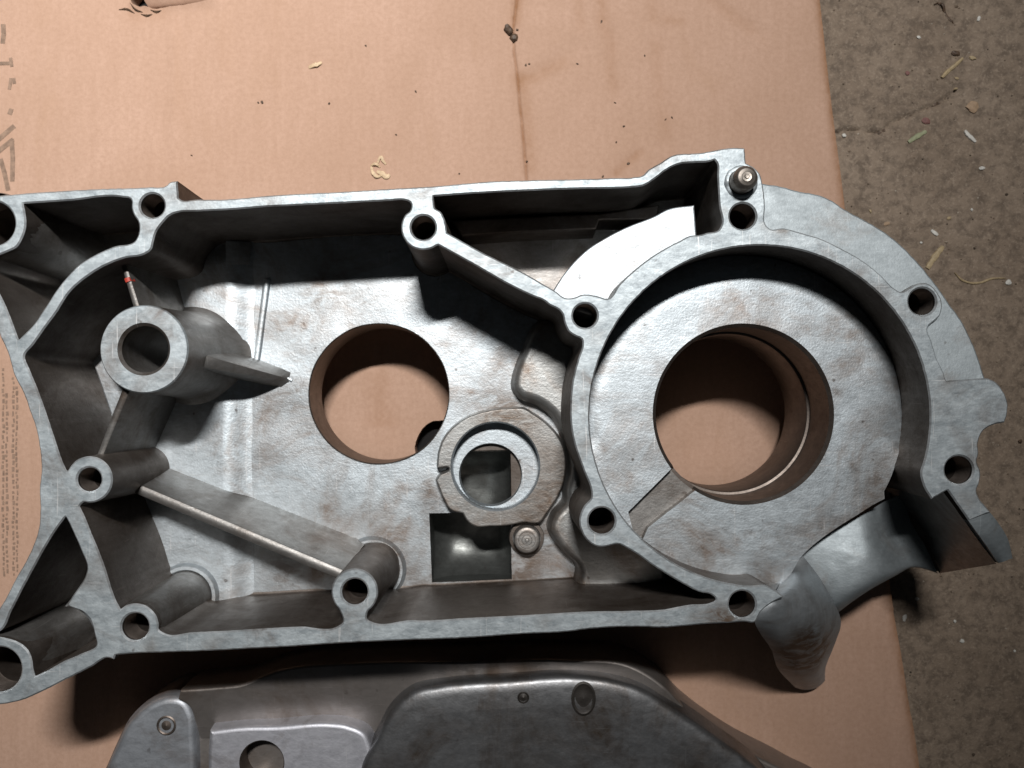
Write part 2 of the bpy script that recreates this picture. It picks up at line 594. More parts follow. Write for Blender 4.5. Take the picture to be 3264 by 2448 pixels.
mb = MB()
xs = np.concatenate([[-3000, -1500, -600, -260, -100, 40], np.arange(80, 222, 0.9), [230, 260, 400, 900, 3000]])
ys = np.concatenate([[-3000, -1500, -600, -300], np.arange(-180, 172, 0.9), [190, 260, 600, 1500, 3000]])
for y in ys:
    for x in xs:
        near = 80 <= x <= 222 and -180 <= y <= 172
        mb.v.append((x, y, GROUND_Z + (ground_h(x, y) if near else 0) - 0.4))
nx = len(xs)
for jy in range(len(ys) - 1):
    for ix in range(nx - 1):
        a = jy * nx + ix
        mb.f.append((a, a + 1, a + nx + 1, a + nx))
g = mb.build('ground', M['concrete'], smooth_angle=80)
g['kind'] = 'structure'
g['label'] = 'rough brown concrete floor strewn with grit'

# ------------------------------------------------------------------ cardboard
def card_pt(tile, x, y):
    return P(tile, x, y, CARD_Z)
edge = [W(2616 - 0.124 * 900, -900, CARD_Z), W(2616, 0, CARD_Z), W(2650, 300, CARD_Z), W(2690, 610, CARD_Z), W(2760, 1224, CARD_Z), W(2838, 1848, CARD_Z),
        W(2932, 2430, CARD_Z), W(2990, 2900, CARD_Z)]
out = [(p[0], p[1]) for p in edge]
out_s = smooth([(p[0], p[1], 0) for p in out], closed=False, step=1.2)
out_s = out_s + np.stack([np.array([0.12 * noise.noise(Vector((0, y * 0.6, 0))) for y in out_s[:, 1]]), np.zeros(len(out_s))], 1)
top_y, bot_y = out_s[0, 1], out_s[-1, 1]
L = np.concatenate([out_s, smooth([(out_s[-1, 0], bot_y, 1), (-260, bot_y, 1), (-260, top_y, 1), (out_s[0, 0], top_y, 1)], closed=False, step=4)[1:-1]])
L = ccw(L)
tear = jitter(ccw(smooth(TR(CARD_Z, ('u', [(1150, -10), (1165, 30), (1240, 70, 1), (1290, 60), (1340, 78), (1500, 62), (1700, 38), (1890, -4, 1),
              (1960, -120), (1750, -230), (1300, -150)])), step=0.8)), 0.18, 0.9, 4)
hole1 = jitter(ccw(smooth(TR(CARD_Z, ('f', [(1725, 1225), (1728, 1130), (1760, 1060), (1800, 1000), (1870, 950), (1960, 940), (2060, 960), (2120, 1040),
               (2110, 1200), (2000, 1280), (1800, 1300)])), step=0.8)), 0.2, 0.9, 5)
crease = [card_pt('u2', *q) for q in [(150, -260), (130, 0), (100, 250), (105, 450), (140, 700), (155, 900), (175, 1080), (195, 1300), (215, 1550), (225, 1750)]]
soft = [([card_pt('u2', *q) for q in [(860, -50), (880, 180), (980, 380), (940, 560), (990, 800)]], -0.35, 2.2),
        ([card_pt('u2', *q) for q in [(650, -50), (690, 220)]], -0.3, 2.0),
        ([card_pt('u2', *q) for q in [(1310, -50), (1370, 350), (1390, 800), (1440, 1250)]], -0.25, 2.5),
        ([card_pt('u2', *q) for q in [(1830, -30), (2000, 120), (2300, 300)]], -0.3, 2.2),
        ([card_pt('u2', *q) for q in [(200, 690), (400, 600), (640, 420)]], -0.35, 2.4),
        ([card_pt('u2', *q) for q in [(1010, 1530), (1110, 1420), (1220, 1330)]], -0.3, 1.2),
        ([card_pt('u', *q) for q in [(1540, 300), (1545, 900), (1560, 1700)]], 0.35, 1.8),
        ([card_pt('u', *q) for q in [(1935, 20), (1945, 700)]], 0.18, 1.6),
        ([card_pt('f', *q) for q in [(1350, 500), (1340, 900), (1330, 1400)]], 0.3, 2.0),
        ([card_pt('u', *q) for q in [(130, 0), (128, 1700)]], 0.15, 1.0)]
for q in range(4):
    soft.append(([card_pt('t', *w) for w in [(960 + 60 * q, 300), (990 + 62 * q, 700), (1030 + 65 * q, 1200)]], -0.5, 0.8))

def card_h(x, y):
    z = 0.5 * noise.noise(Vector((x * 0.012, y * 0.012, 8))) + 0.05 * math.sin(2 * math.pi * x / 6.6 + 0.3 * noise.noise(Vector((x * .05, y * .05, 1))))
    if 0 < x < 30 and y > 0:
        d = seg_dist(x, y, crease)
        side = 0.35 * math.exp(-(d / 3.5) ** 2)
        z += side - 0.75 * math.exp(-(d / 0.55) ** 2)
    for pts, a, w in soft:
        z += a * math.exp(-(seg_dist(x, y, pts) / w) ** 2)
    ex = np.interp(-y, -out_s[:, 1], out_s[:, 0])
    z -= 1.1 * math.exp(-max(ex - x, 0) / 1.6)
    if y > 110:
        d = seg_dist(x, y, [card_pt('u', 1200, 40), card_pt('u', 1890, 0)])
        z += 1.0 * math.exp(-(d / 2.0) ** 2) 
    return CARD_Z + z

gx, gy = np.meshgrid(np.arange(-205, 150, 1.5), np.arange(-150, 160, 1.5))
ex = np.stack([gx.ravel(), gy.ravel()], 1)
ex = ex + np.random.RandomState(1).uniform(-0.2, 0.2, ex.shape)
cl = smooth([(p[0], p[1], 0) for p in crease], closed=False, step=0.8)
cl = np.concatenate([cl + np.array([d_, 0]) for d_ in (-1.6, -1.0, -0.6, -0.3, 0, 0.3, 0.6, 1.0, 1.6)])
ex = np.concatenate([ex, cl])
ex = ex[inside(ex, offset(L, 1.0)) & ~inside(ex, offset(tear, -0.3)) & ~inside(ex, offset(hole1, -0.3))]
mb = MB()
mb.planar(L, [tear, hole1], card_h, extra=ex)
for lp, inw in ((L, False), (tear, True), (hole1, True)):
    A = mb.ring(lp, [card_h(p[0], p[1]) for p in lp])
    B = mb.ring(lp, [GROUND_Z + 0.6] * len(lp))
    (mb.bridge_r if inw else mb.bridge)(A, B)
CB = (0, 0, LIFT + GROUND_Z)
card = thing('cardboard_sheet', 'flattened brown cardboard box spread under the metal castings', 'cardboard', CB)
top = mb.build('top_sheet', M['card'], card, smooth_angle=50)
stain_lines = [([card_pt('u2', *q) for q in [(150, -60), (130, 60), (115, 200)]], 0.6, 2.0),
               ([card_pt('u2', *q) for q in [(165, 690), (185, 850), (215, 1080), (235, 1300), (245, 1480)]], 0.40, 2.6),
               ([card_pt('u2', *q) for q in [(165, 700), (260, 690), (400, 610), (520, 560)]], 0.35, 2.6),
               ([card_pt('u2', *q) for q in [(870, -50), (890, 120)]], 0.35, 2.4),
               ([card_pt('u2', *q) for q in [(880, 180), (960, 350), (950, 560), (985, 760)]], 0.30, 2.2),
               ([card_pt('u2', *q) for q in [(680, -50), (690, 220)]], 0.25, 1.8),
               ([card_pt('u2', *q) for q in [(1310, -50), (1340, 160)]], 0.25, 2.0),
               ([card_pt('u2', *q) for q in [(1360, 400), (1390, 850), (1440, 1200)]], 0.20, 2.4),
               ([card_pt('u2', *q) for q in [(1450, 180), (1570, 190)]], 0.28, 2.0),
               ([card_pt('u2', *q) for q in [(1830, -30), (2000, 110), (2200, 250)]], 0.25, 2.2),
               ([card_pt('u2', *q) for q in [(1010, 1520), (1060, 1470), (1110, 1430), (1210, 1350)]], 0.55, 1.4),
               ([card_pt('u', *q) for q in [(1160, 130), (1300, 110), (1420, 100)]], 0.25, 3.0),
               ([card_pt('f', *q) for q in [(1400, 560), (1420, 900), (1400, 1350)]], 0.30, 5.0)]
att = top.data.attributes.new('stain', 'FLOAT', 'POINT')
vals = []
for v_ in mb.v:
    t_ = 0.0
    if v_[1] > -10:
        for pts, a_, w_ in stain_lines:
            q0 = pts[0]
            if abs(v_[0] - q0[0]) < 60:
                t_ += a_ * math.exp(-(seg_dist(v_[0], v_[1], pts) / w_) ** 2)
        if 0 < v_[0] < 12:
            t_ += 0.55 * math.exp(-(seg_dist(v_[0], v_[1], crease) / 0.45) ** 2)
    for e_ in (0,):
        exx = np.interp(-v_[1], -out_s[:, 1], out_s[:, 0])
        t_ += 0.95 * math.exp(-(max(exx - v_[0], 0) / 1.9) ** 2)
    vals.append(min(t_, 1.0))
att.data.foreach_set('value', vals)
# torn flap hanging in the torn opening, and black sheets painting the shade inside both openings
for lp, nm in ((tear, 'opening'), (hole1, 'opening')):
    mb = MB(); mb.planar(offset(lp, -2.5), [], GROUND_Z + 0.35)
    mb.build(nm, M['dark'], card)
fl, H = patch([[(*card_pt('u', *q), CARD_Z + z) for q, z in row] for row in
              [[((1230, -60), -1), ((1400, -60), -0.8), ((1600, -70), -1), ((1800, -80), -2)],
               [((1270, 18), -3.5), ((1400, 14), -2.8), ((1600, -4), -3), ((1800, -30), -4.5)],
               [((1290, 34), -5), ((1400, 30), -4.6), ((1600, 8), -4.8), ((1800, -25), -6)]]], 12, 6)
fl.build('torn_flap', M['card'], card)

for pts_ in ([(1050, 88), (1110, 82), (1190, 120)], [(1245, 128), (1300, 140), (1345, 128)], [(1330, 92), (1380, 108), (1425, 96)], [(1150, 30), (1200, 90), (1260, 110)]):
    q_ = [np.array(card_pt('u', *p)) for p in pts_]
    L_ = smooth([(p[0], p[1], 0) for p in q_], closed=False, step=0.4)
    mb = MB()
    for k_, p_ in enumerate(L_):
        t_ = k_ / (len(L_) - 1); w_ = 0.15 + 1.0 * math.sin(math.pi * t_) * (0.8 + 0.4 * noise.noise(Vector((k_ * 0.7, 0, 0))))
        z_ = card_h(p_[0], p_[1])
        mb.v += [(p_[0], p_[1] - w_ / 2, z_ + 0.1), (p_[0], p_[1], z_ + 0.45), (p_[0], p_[1] + w_ / 2, z_ + 0.1)]
    for k_ in range(len(L_) - 1):
        a_ = 3 * k_
        mb.f += [(a_, a_ + 3, a_ + 4, a_ + 1), (a_ + 1, a_ + 4, a_ + 5, a_ + 2)]
    mb.build('torn_fibre', M['bark'], card, smooth_angle=60)
# print on the cardboard
def stroke(tile, pts, w, mbx):
    q = [np.array(card_pt(tile, *p)) for p in pts]
    for a, c in zip(q[:-1], q[1:]):
        d = c - a; d /= (np.linalg.norm(d) + 1e-9)
        nn = np.array([-d[1], d[0]]) * w / 2
        i0 = len(mbx.v)
        for p in (a - nn, c - nn, c + nn, a + nn):
            mbx.v.append((p[0], p[1], card_h(p[0], p[1]) + 0.12))
        mbx.f.append((i0, i0 + 1, i0 + 2, i0 + 3))
for strokes in ([[(30, 215), (35, 300), (25, 385)]],
                [[(-80, 560), (110, 560)], [(95, 510), (108, 590)]],
                [[(100, 690), (85, 790)], [(125, 690), (130, 740)]],
                [[(-60, 1270), (130, 1110)]],
                [[(-60, 1370), (120, 1230)]],
                [[(105, 1225), (115, 1400), (110, 1600)]],
                [[(5, 1400), (40, 1520), (75, 1680)]],
                [[(105, 960), (85, 1010)]]):
    mb = MB()
    for s_ in strokes:
        stroke('u', s_, 1.7 if len(strokes) == 1 else 1.2, mb)
    mb.build('printed_mark', M['ink'], card, smooth_angle=0)
mb = MB()
rnd = random.Random(3)
for col, (xa, ya, yb) in enumerate([(30, 480, 1640), (62, 700, 1640), (118, 560, 1640), (150, 640, 1640)]):
    y = ya
    while y < yb + 650:
        l = rnd.uniform(18, 46)
        xx = xa + rnd.uniform(-5, 5) - (0 if y < 1100 else 0)
        stroke('b', [(xx, y), (xx + rnd.uniform(-4, 4), y + l)], rnd.uniform(0.5, 0.95), mb)
        y += l + rnd.uniform(8, 24)
mb.build('printed_text', M['ink'], card, smooth_angle=0)

# ------------------------------------------------------------------ the engine case
CASE = (0, 0, LIFT + CARD_Z)
case = thing('engine_case', 'large open cast aluminium engine case half lying on the cardboard, joint face up', 'engine case', CASE)
ZF = -42.0     # floor of the gear chamber
ZB = -18.0     # floor of the bearing chamber
RC = (2422, 1325); RR = 543   # bearing chamber in the photograph

H_ = (1349.2, 725); G_ = (1130.4, 1886.5); Q_ = (430.4, 1998); F2_ = (284, 1528.4)
outer = TR(0,
  ('S', [(0, 623), (-60, 625), (-120, 655), (-142, 720), (-125, 800), (-85, 880), (-40, 975), (0, 1072)]),
  ('b', [(60, 330), (130, 560), (200, 690), (260, 860), (310, 1000), (345, 1180), (360, 1400)]),
  ('c', [(345, 420), (350, 600), (335, 800), (280, 960), (200, 1120), (130, 1240), (60, 1380), (0, 1480)]),
  ('S', [(-40, 2010), (-90, 2090), (-112, 2150), (-100, 2200), (-60, 2236), (0, 2246)]),
  ('d', [(100, 1085), (200, 1060), (340, 1000), (560, 890), (800, 770), (960, 690), (1000, 705, 1), (1015, 665, 1), (1200, 650), (1500, 640), (2000, 620)]),
  ('h', [(200, 612), (600, 592), (1000, 565), (1500, 540), (2000, 522)]),
  ('l', [(500, 515), (1000, 480), (1450, 455), (1560, 440), (2100, 418)]),
  ('s', [(300, 832), (500, 818), (700, 800), (900, 790), (1050, 782), (1110, 790), (1180, 690), (1280, 610), (1385, 560, 1)]),
  ('s', [(1300, 500), (1210, 455)]),
  ('arc', RC[0], RC[1], RR, 92, 376),
  ('S', [(2936, 1500), (2945, 1548)]),
  ('p', [(1400, 530, 1), (1540, 450, 1), (1730, 722, 1), (1915, 645, 1), (1800, 440), (1820, 390), (1830, 280), (1800, 200), (1815, 130)]),
  ('o', [(1810, 1150), (1860, 1030), (1930, 985), (2045, 957, 1), (2068, 880), (2070, 780), (2030, 680), (1960, 600), (1880, 568), (1825, 570, 1), (1530, 590, 1), (1500, 500), (1450, 400), (1400, 240), (1365, 140)]),
  ('n', [(1480, 1385), (1492, 1290), (1450, 1190), (1380, 1122), (1280, 1115), (1190, 1160), (1125, 1190), (1080, 1165), (950, 1040), (800, 920), (600, 805), (400, 712), (250, 668)]),
  ('m', [(1500, 935), (1380, 905), (1250, 905), (1226, 880), (1215, 700), (1195, 530), (1165, 420), (1110, 365), (1045, 330, 1), (1035, 200, 1),
         (980, 195), (640, 240), (370, 275), (290, 330), (190, 385), (130, 440)]),
  ('i', [(1990, 178), (1800, 185), (1500, 195), (1000, 205), (700, 217), (400, 243), (250, 256)]),
  ('e', [(1600, 274), (1000, 310), (500, 335), (0, 375)]),
  ('a', [(1720, 374), (1600, 380), (1572, 362, 1), (1560, 212, 1), (1485, 228), (1470, 245), (1300, 265), (900, 280), (600, 295), (200, 322)]))
pA = TR(0, ('a', [(200, 410, 1), (600, 385), (1080, 355), (1150, 372), (1158, 450), (1175, 505), (1215, 570), (1217, 680), (1190, 735), (1000, 790), (850, 855),
                  (700, 945), (590, 1055), (490, 1180), (400, 1320), (290, 1480), (160, 1612, 1), (100, 1450), (40, 1300), (0, 1220)]),
        ('S', [(-30, 890), (-50, 855), (-30, 822), (0, 811)]), ('a', [(70, 830), (140, 795), (190, 720), (225, 600), (220, 510)]))
pC = TR(0,
  ('b', [(213, 375), (290, 270), (440, 60)]),
  ('a', [(480, 1390), (620, 1180), (800, 1030), (960, 940), (1100, 890), (1270, 857), (1330, 815), (1350, 740), (1375, 660), (1430, 580), (1500, 512), (1570, 487), (1700, 480), (2150, 455)]),
  ('e', [(300, 447), (700, 425), (1100, 405), (1500, 385), (1630, 380), (1680, 400), (1690, 440), (1672, 480)]),
  ('arc', H_[0], H_[1], 71, 215, 55),
  ('i', [(268, 776, 1), (600, 960), (900, 1130), (1130, 1238), (1190, 1260), (1250, 1305), (1335, 1350), (1365, 1390), (1380, 1460), (1420, 1540), (1490, 1585)]),
  ('j', [(1535, 225), (1540, 260), (1500, 400), (1460, 550), (1435, 750), (1435, 950), (1470, 1150), (1520, 1300), (1570, 1430), (1612, 1540)]),
  ('k', [(1615, 520), (1560, 580), (1525, 650), (1510, 720), (1530, 810), (1570, 880), (1640, 935), (1720, 950), (1790, 935), (1850, 925), (1950, 970), (2180, 1125)]),
  ('r', [(1000, 1250), (1200, 1350), (1300, 1375), (1335, 1415), (1290, 1442), (1100, 1462), (1000, 1480), (900, 1500), (600, 1515)]),
  ('k', [(1600, 1522), (1000, 1555), (500, 1580), (100, 1600)]),
  ('g', [(1700, 1598), (1340, 1612), (1300, 1590), (1297, 1540), (1318, 1500)]),
  ('arc', G_[0], G_[1], 74, 46, -226),
  ('g', [(1065, 1530), (1085, 1580), (1083, 1620), (1050, 1645)]),
  ('h', [(700, 416), (300, 437)]),
  ('d', [(2000, 452), (1700, 465), (1450, 476), (1405, 450)]),
  ('arc', Q_[0], Q_[1], 74, 6, -118),
  ('d', [(1060, 262, 1), (1020, 190)]),
  ('c', [(1000, 1380), (920, 1130), (860, 970), (800, 830), (740, 680), (697, 592, 1)]),
  ('arc', F2_[0], F2_[1], 74, 104, -156),
  ('c', [(585, 280, 1), (560, 230)]),
  ('b', [(480, 1110), (400, 870), (320, 650), (250, 480)]))
pD = TR(0, ('i', [(226, 346, 1), (600, 320), (1000, 300), (1500, 280), (1900, 272), (2000, 265)]),
        ('m', [(130, 532), (240, 470), (330, 400), (450, 340), (600, 325), (740, 312), (768, 300, 1), (787, 325), (795, 450), (810, 700), (827, 885), (808, 916), (700, 945), (615, 967)]),
        ('arc', RC[0], RC[1], 613, 250, 217.5),
        ('i', [(1690, 1232), (1620, 1215), (1540, 1212), (1460, 1240), (1390, 1242), (1300, 1182), (1200, 1125), (1000, 1010), (860, 940), (740, 882), (690, 858), (500, 755), (346, 668, 1),
               (335, 600), (318, 535), (285, 480), (240, 452), (230, 410)]))
pE = TR(0, ('c', [(575, 682, 1), (610, 750), (660, 860), (720, 1000), (765, 1140), (745, 1215), (680, 1320), (620, 1410), (595, 1465), (640, 1490), (720, 1520), (790, 1590)]),
        ('d', [(815, 420), (840, 520), (850, 560), (700, 660), (560, 720), (400, 810), (305, 852, 1), (290, 800), (275, 700), (240, 620), (150, 550), (60, 520), (0, 508)]),
        ('S', [(-45, 2040), (-65, 2045), (-58, 2025)]),
        ('c', [(0, 1690), (100, 1505), (200, 1310), (300, 1125), (400, 945), (490, 800)]))

holes_px = [((485, 655), 38.5), (H_, 39), ((1865, 1006), 39), ((1918, 1660), 42), ((2366, 1926), 42), ((2940, 961), 43), ((3057, 1498), 44.5), ((2368, 689), 41.5),
            (Q_, 43), (F2_, 38), (G_, 41), ((-25, 712), 72), ((-4, 2134), 71)]
PXMM = CAM_H / FPX
hole_loops = [(W(c[0], c[1], 0), r * PXMM) for c, r in holes_px]
stud_c = W(2362, 581, 0)

BV = 0.42
mb = MB()
Lo = jitter(ccw(smooth(outer)), 0.09, 0.9, 1)
Lp = {k: jitter(ccw(smooth(p)), 0.05, 0.9, 2) for k, p in (('A', pA), ('C', pC), ('D', pD), ('E', pE))}
top_holes = [offset(L, -BV) for L in Lp.values()] + [circle(c, r + 0.5, 40) for c, r in hole_loops] + [circle(stud_c, 4.2, 40)]
top_outer = offset(Lo, BV)
# shallow grid of points so the worn face can undulate a little
gx, gy = np.meshgrid(np.arange(-160, 150, 2.2), np.arange(-100, 85, 2.2))
ex = np.stack([gx.ravel(), gy.ravel()], 1)
kp = inside(ex, offset(Lo, 1.0))
for h in [offset(L, -1.0) for L in Lp.values()] + [circle(c, r + 1, 24) for c, r in hole_loops]:
    kp &= ~inside(ex, h)
mb.planar(top_outer, top_holes, 0.0, extra=ex[kp])
A = mb.ring(top_outer, 0.0); B = mb.ring(Lo, -BV); Cc = mb.ring(offset(Lo, 0.3), -14.0); D = mb.ring(offset(Lo, 0.9), -46.0)
mbe = MB()
mbe.bridge(mbe.ring(top_outer, 0.0), mbe.ring(Lo, -BV))
mb2 = MB()
B2 = mb2.ring(Lo, -BV); C2 = mb2.ring(offset(Lo, 0.3), -14.0); D2 = mb2.ring(offset(Lo, 0.9), -46.0)
mb2.bridge(B2, C2); mb2.bridge(C2, D2)
for L in Lp.values():
    mbe.bridge_r(mbe.ring(offset(L, -BV), 0.0), mbe.ring(L, -BV))
for c, r in hole_loops:
    mbe.bridge_r(mbe.ring(circle(c, r + 0.5, 40), 0.0), mbe.ring(circle(c, r, 40), -0.5))
jf = mb.build('joint_face', M['rim'], case)
stain_attr(jf, mb, spots_at(0, [(1545, 1330, 3.5, 0.9), (1580, 1345, 4, 0.8), (1500, 1335, 2.5, 0.5), (1690, 495, 2.2, 0.8), (1855, 585, 2.2, 0.7), (2060, 820, 3, 0.3), (325, 1430, 2.0, 0.9), (460, 1400, 2.5, 0.7),
    (325, 1395, 2, 0.6), (900, 415, 2.2, 0.5), (80, 900, 3, 0.5), (150, 1080, 3, 0.35), (1180, 1340, 3, 0.35), (1290, 720, 2.5, 0.4), (1265, 960, 2.5, 0.4), (560, 425, 2.5, 0.4), (1990, 600, 2.0, 0.5), (1660, 480, 2, 0.5), (2090, 1080, 4, 0.4), (1400, 1240, 3, 0.3)]))
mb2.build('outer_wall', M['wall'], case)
mbe.build('worn_edge', M['edge'], jf)['kind'] = 'stuff'

def bolt_hole(c, r, depth=30.0):
    mb = MB()
    pr = [(r, -0.5)]
    z = -1.2
    while z > -9:
        pr += [(r - 0.02, z), (r + 0.28, z - 0.35)]; z -= 0.75
    pr += [(r - 0.05, z), (r - 0.05, -depth), (0.02, -depth - r * 0.5)]
    prev = None
    for rr, z in pr:
        R = mb.ring(circle(c, rr, 40), z)
        if prev: mb.bridge_r(prev, R)
        prev = R
    return mb
for c, r in hole_loops:
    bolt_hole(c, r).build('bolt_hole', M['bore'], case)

# chambers: drafted walls
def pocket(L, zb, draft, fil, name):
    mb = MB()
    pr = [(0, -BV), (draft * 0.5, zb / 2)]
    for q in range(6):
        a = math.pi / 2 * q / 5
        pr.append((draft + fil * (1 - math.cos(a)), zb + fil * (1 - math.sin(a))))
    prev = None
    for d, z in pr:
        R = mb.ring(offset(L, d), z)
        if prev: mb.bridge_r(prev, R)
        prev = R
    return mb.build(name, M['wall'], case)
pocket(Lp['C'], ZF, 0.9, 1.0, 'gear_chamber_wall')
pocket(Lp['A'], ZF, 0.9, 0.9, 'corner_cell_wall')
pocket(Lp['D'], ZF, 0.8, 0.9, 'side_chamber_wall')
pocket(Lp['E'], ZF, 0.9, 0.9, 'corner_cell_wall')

# floors
bore1_c, bore1_r = W(1208, 1255, ZF), 222 * (CAM_H - ZF) / FPX
seat_z = -37.5
cb_c, cb_r = P('x', 1048, 515, seat_z), 396 * K8 * (CAM_H - seat_z) / FPX
ih_c, ih_r = P('x', 1005, 590, ZF - 1.5), 280 * K8 * (CAM_H - ZF) / FPX
sq = smooth(TR(ZF, ('k', [(188, 652, 1), (905, 640, 1), (917, 1236, 1), (213, 1262, 1)])), step=1.0)
sq = ccw(jitter(sq, 0.08, 0.5, 3))
mb = MB()
Lc = offset(Lp['C'], 0.4)
gx, gy = np.meshgrid(np.arange(-150, 100, 3.0), np.arange(-100, 90, 3.0))
ex = np.stack([gx.ravel(), gy.ravel()], 1)
b1 = circle(bore1_c, bore1_r + 0.3, 90)
kp = inside(ex, offset(Lc, 0.8)) & ~inside(ex, circle(bore1_c, bore1_r + 1.2)) & ~inside(ex, offset(sq, -0.8)) & ~inside(ex, circle(cb_c, cb_r - 1))
mb.planar(Lc, [b1, sq, circle(cb_c, cb_r - 0.5)],
          lambda x, y: ZF + 0.25 * noise.noise(Vector((x * 0.08, y * 0.08, 0))), extra=ex[kp])
gf = mb.build('gear_chamber_floor', M['cast'], case, smooth_angle=60)
stain_attr(gf, mb, spots_at(ZF, [(700, 625, 9, 0.8), (800, 640, 7, 0.5), (880, 640, 6, 0.5), (600, 700, 8, 0.5), (640, 850, 6, 0.7), (580, 880, 6, 0.5), (930, 1050, 4, 0.8), (925, 1090, 4, 0.6), (1060, 870, 7, 0.7), (1120, 890, 6, 0.8),
    (1000, 790, 6, 0.3), (700, 1120, 7, 0.4), (800, 1240, 9, 0.5), (620, 1240, 9, 0.7), (900, 1250, 8, 0.6), (1010, 1265, 8, 0.6), (1130, 1230, 9, 0.9), (1180, 1150, 7, 0.8), (1090, 780, 5, 0.6), (560, 990, 5, 0.4)]))
for k, nm in (('A', 'corner_cell_floor'), ('D', 'side_chamber_floor'), ('E', 'corner_cell_floor')):
    mb = MB(); mb.planar(offset(Lp[k], 0.3), [], ZF + 0.05); mb.build(nm, M['rib'], case)

def tube(c, prof, n=90, top_skip=None):
    mb = MB(); prev = None
    for r, z in prof:
        R = mb.ring(circle(c, r, n), z)
        if prev: mb.bridge_r(prev, R)
        prev = R
    return mb
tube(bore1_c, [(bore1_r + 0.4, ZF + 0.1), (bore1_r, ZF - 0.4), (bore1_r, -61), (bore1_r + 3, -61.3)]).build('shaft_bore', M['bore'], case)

# bearing chamber floor, slot and bore
ring_c = W(RC[0], RC[1], 0); ring_r = RR * PXMM
b2_c = P('q', 1022, 1160, ZB); b2_r = 289 * (CAM_H - ZB) / FPX
fl_out = smooth(TR(ZB, ('p', [(985, 525, 1), (930, 552), (740, 668), (540, 795), (330, 955), (230, 1060), (180, 1150), (130, 1240), (90, 1350), (60, 1440, 1), (-260, 1420, 1)])), closed=False)
a0 = math.atan2(fl_out[-1][1] - ring_c[1], fl_out[-1][0] - ring_c[0]); a1 = math.atan2(fl_out[0][1] - ring_c[1], fl_out[0][0] - ring_c[0])
while a1 > a0 - 1.0: a1 -= 2 * math.pi
arc = [(ring_c[0] + (ring_r + 0.3) * math.cos(a), ring_c[1] + (ring_r + 0.3) * math.sin(a)) for a in np.linspace(a0, a1, 140)]
FL = ccw(np.array(list(map(tuple, fl_out)) + arc[1:-1]))
slot = ccw(smooth(TR(ZB, ('r', [(560, 640, 1), (930, 270, 1), (1010, 190, 1), (1250, 360, 1), (1165, 440, 1), (735, 778, 1), (690, 880, 1), (600, 800, 1)])), step=0.8))
mb = MB()
def bfl(x, y):
    d = math.hypot(x - ring_c[0], y - ring_c[1])
    return ZB + 0.12 * noise.noise(Vector((x * 0.12, y * 0.12, 4))) - (0.9 * max(0, (d - ring_r + 6) / 6) ** 2 if y > ring_c[1] - 10 else 0)
gx, gy = np.meshgrid(np.arange(0, 140, 2.5), np.arange(-60, 75, 2.5))
ex = np.stack([gx.ravel(), gy.ravel()], 1)
kp = inside(ex, offset(FL, 0.8)) & ~inside(ex, circle(b2_c, b2_r + 1)) & ~inside(ex, offset(slot, -0.6))
mb.planar(FL, [circle(b2_c, b2_r, 110), slot], bfl, extra=ex[kp])
A = mb.ring(FL, [bfl(p[0], p[1]) for p in FL]); B = mb.ring(offset(FL, -0.3), ZB - 7.0); mb.bridge(A, B)
bf = mb.build('bearing_chamber_floor', M['cast'], case, smooth_angle=50)
stain_attr(bf, mb, spots_at(ZB, [(1900, 1020, 6, 0.6), (1880, 1090, 6, 0.7), (1900, 900, 5, 0.4), (1820, 1130, 6, 0.4), (1660, 1250, 5, 0.7), (1810, 845, 1.2, 1.0), (1840, 1010, 1.2, 0.9), (1305, 965, 1.6, 0.9), (1500, 1230, 7, 0.4),
    (1650, 690, 6, 0.3), (1780, 720, 4, 0.3), (1420, 1180, 6, 0.35)]))
mb = MB()
SZ = ZB - 3.6
mb.planar(offset(slot, -0.05), [circle(b2_c, b2_r, 110)], SZ)
A = mb.ring(slot, ZB); B = mb.ring(slot, SZ - 0.05); mb.bridge_r(A, B)
keep = []
V = np.array(mb.v)
for f in mb.f:
    cc = V[list(f)].mean(0)
    d = math.hypot(cc[0] - b2_c[0], cc[1] - b2_c[1]); dr = math.hypot(cc[0] - ring_c[0], cc[1] - ring_c[1])
    if len(f) == 4 and (d < b2_r or dr > ring_r): continue
    keep.append(f)
mb.f = keep
mb.build('oil_slot', M['rib'], case)
mb = MB()
n = 120
cir = circle(b2_c, b2_r, n)
ins = inside(cir, slot)
prof = [(b2_r, ZB), (b2_r - 1.05, ZB - 1.1), (b2_r - 1.05, -37), (b2_r - 1.75, -37.2), (b2_r - 1.95, -37.6), (b2_r - 1.95, -60), (b2_r, -60.5)]
prev = None
for q, (r, z) in enumerate(prof):
    zz = [min(z, SZ) if s_ else z for s_ in ins]
    R = mb.ring(circle(b2_c, r, n), zz)
    if prev: mb.bridge_r(prev, R)
    prev = R
mb.build('bearing_bore', M['bore'], case)

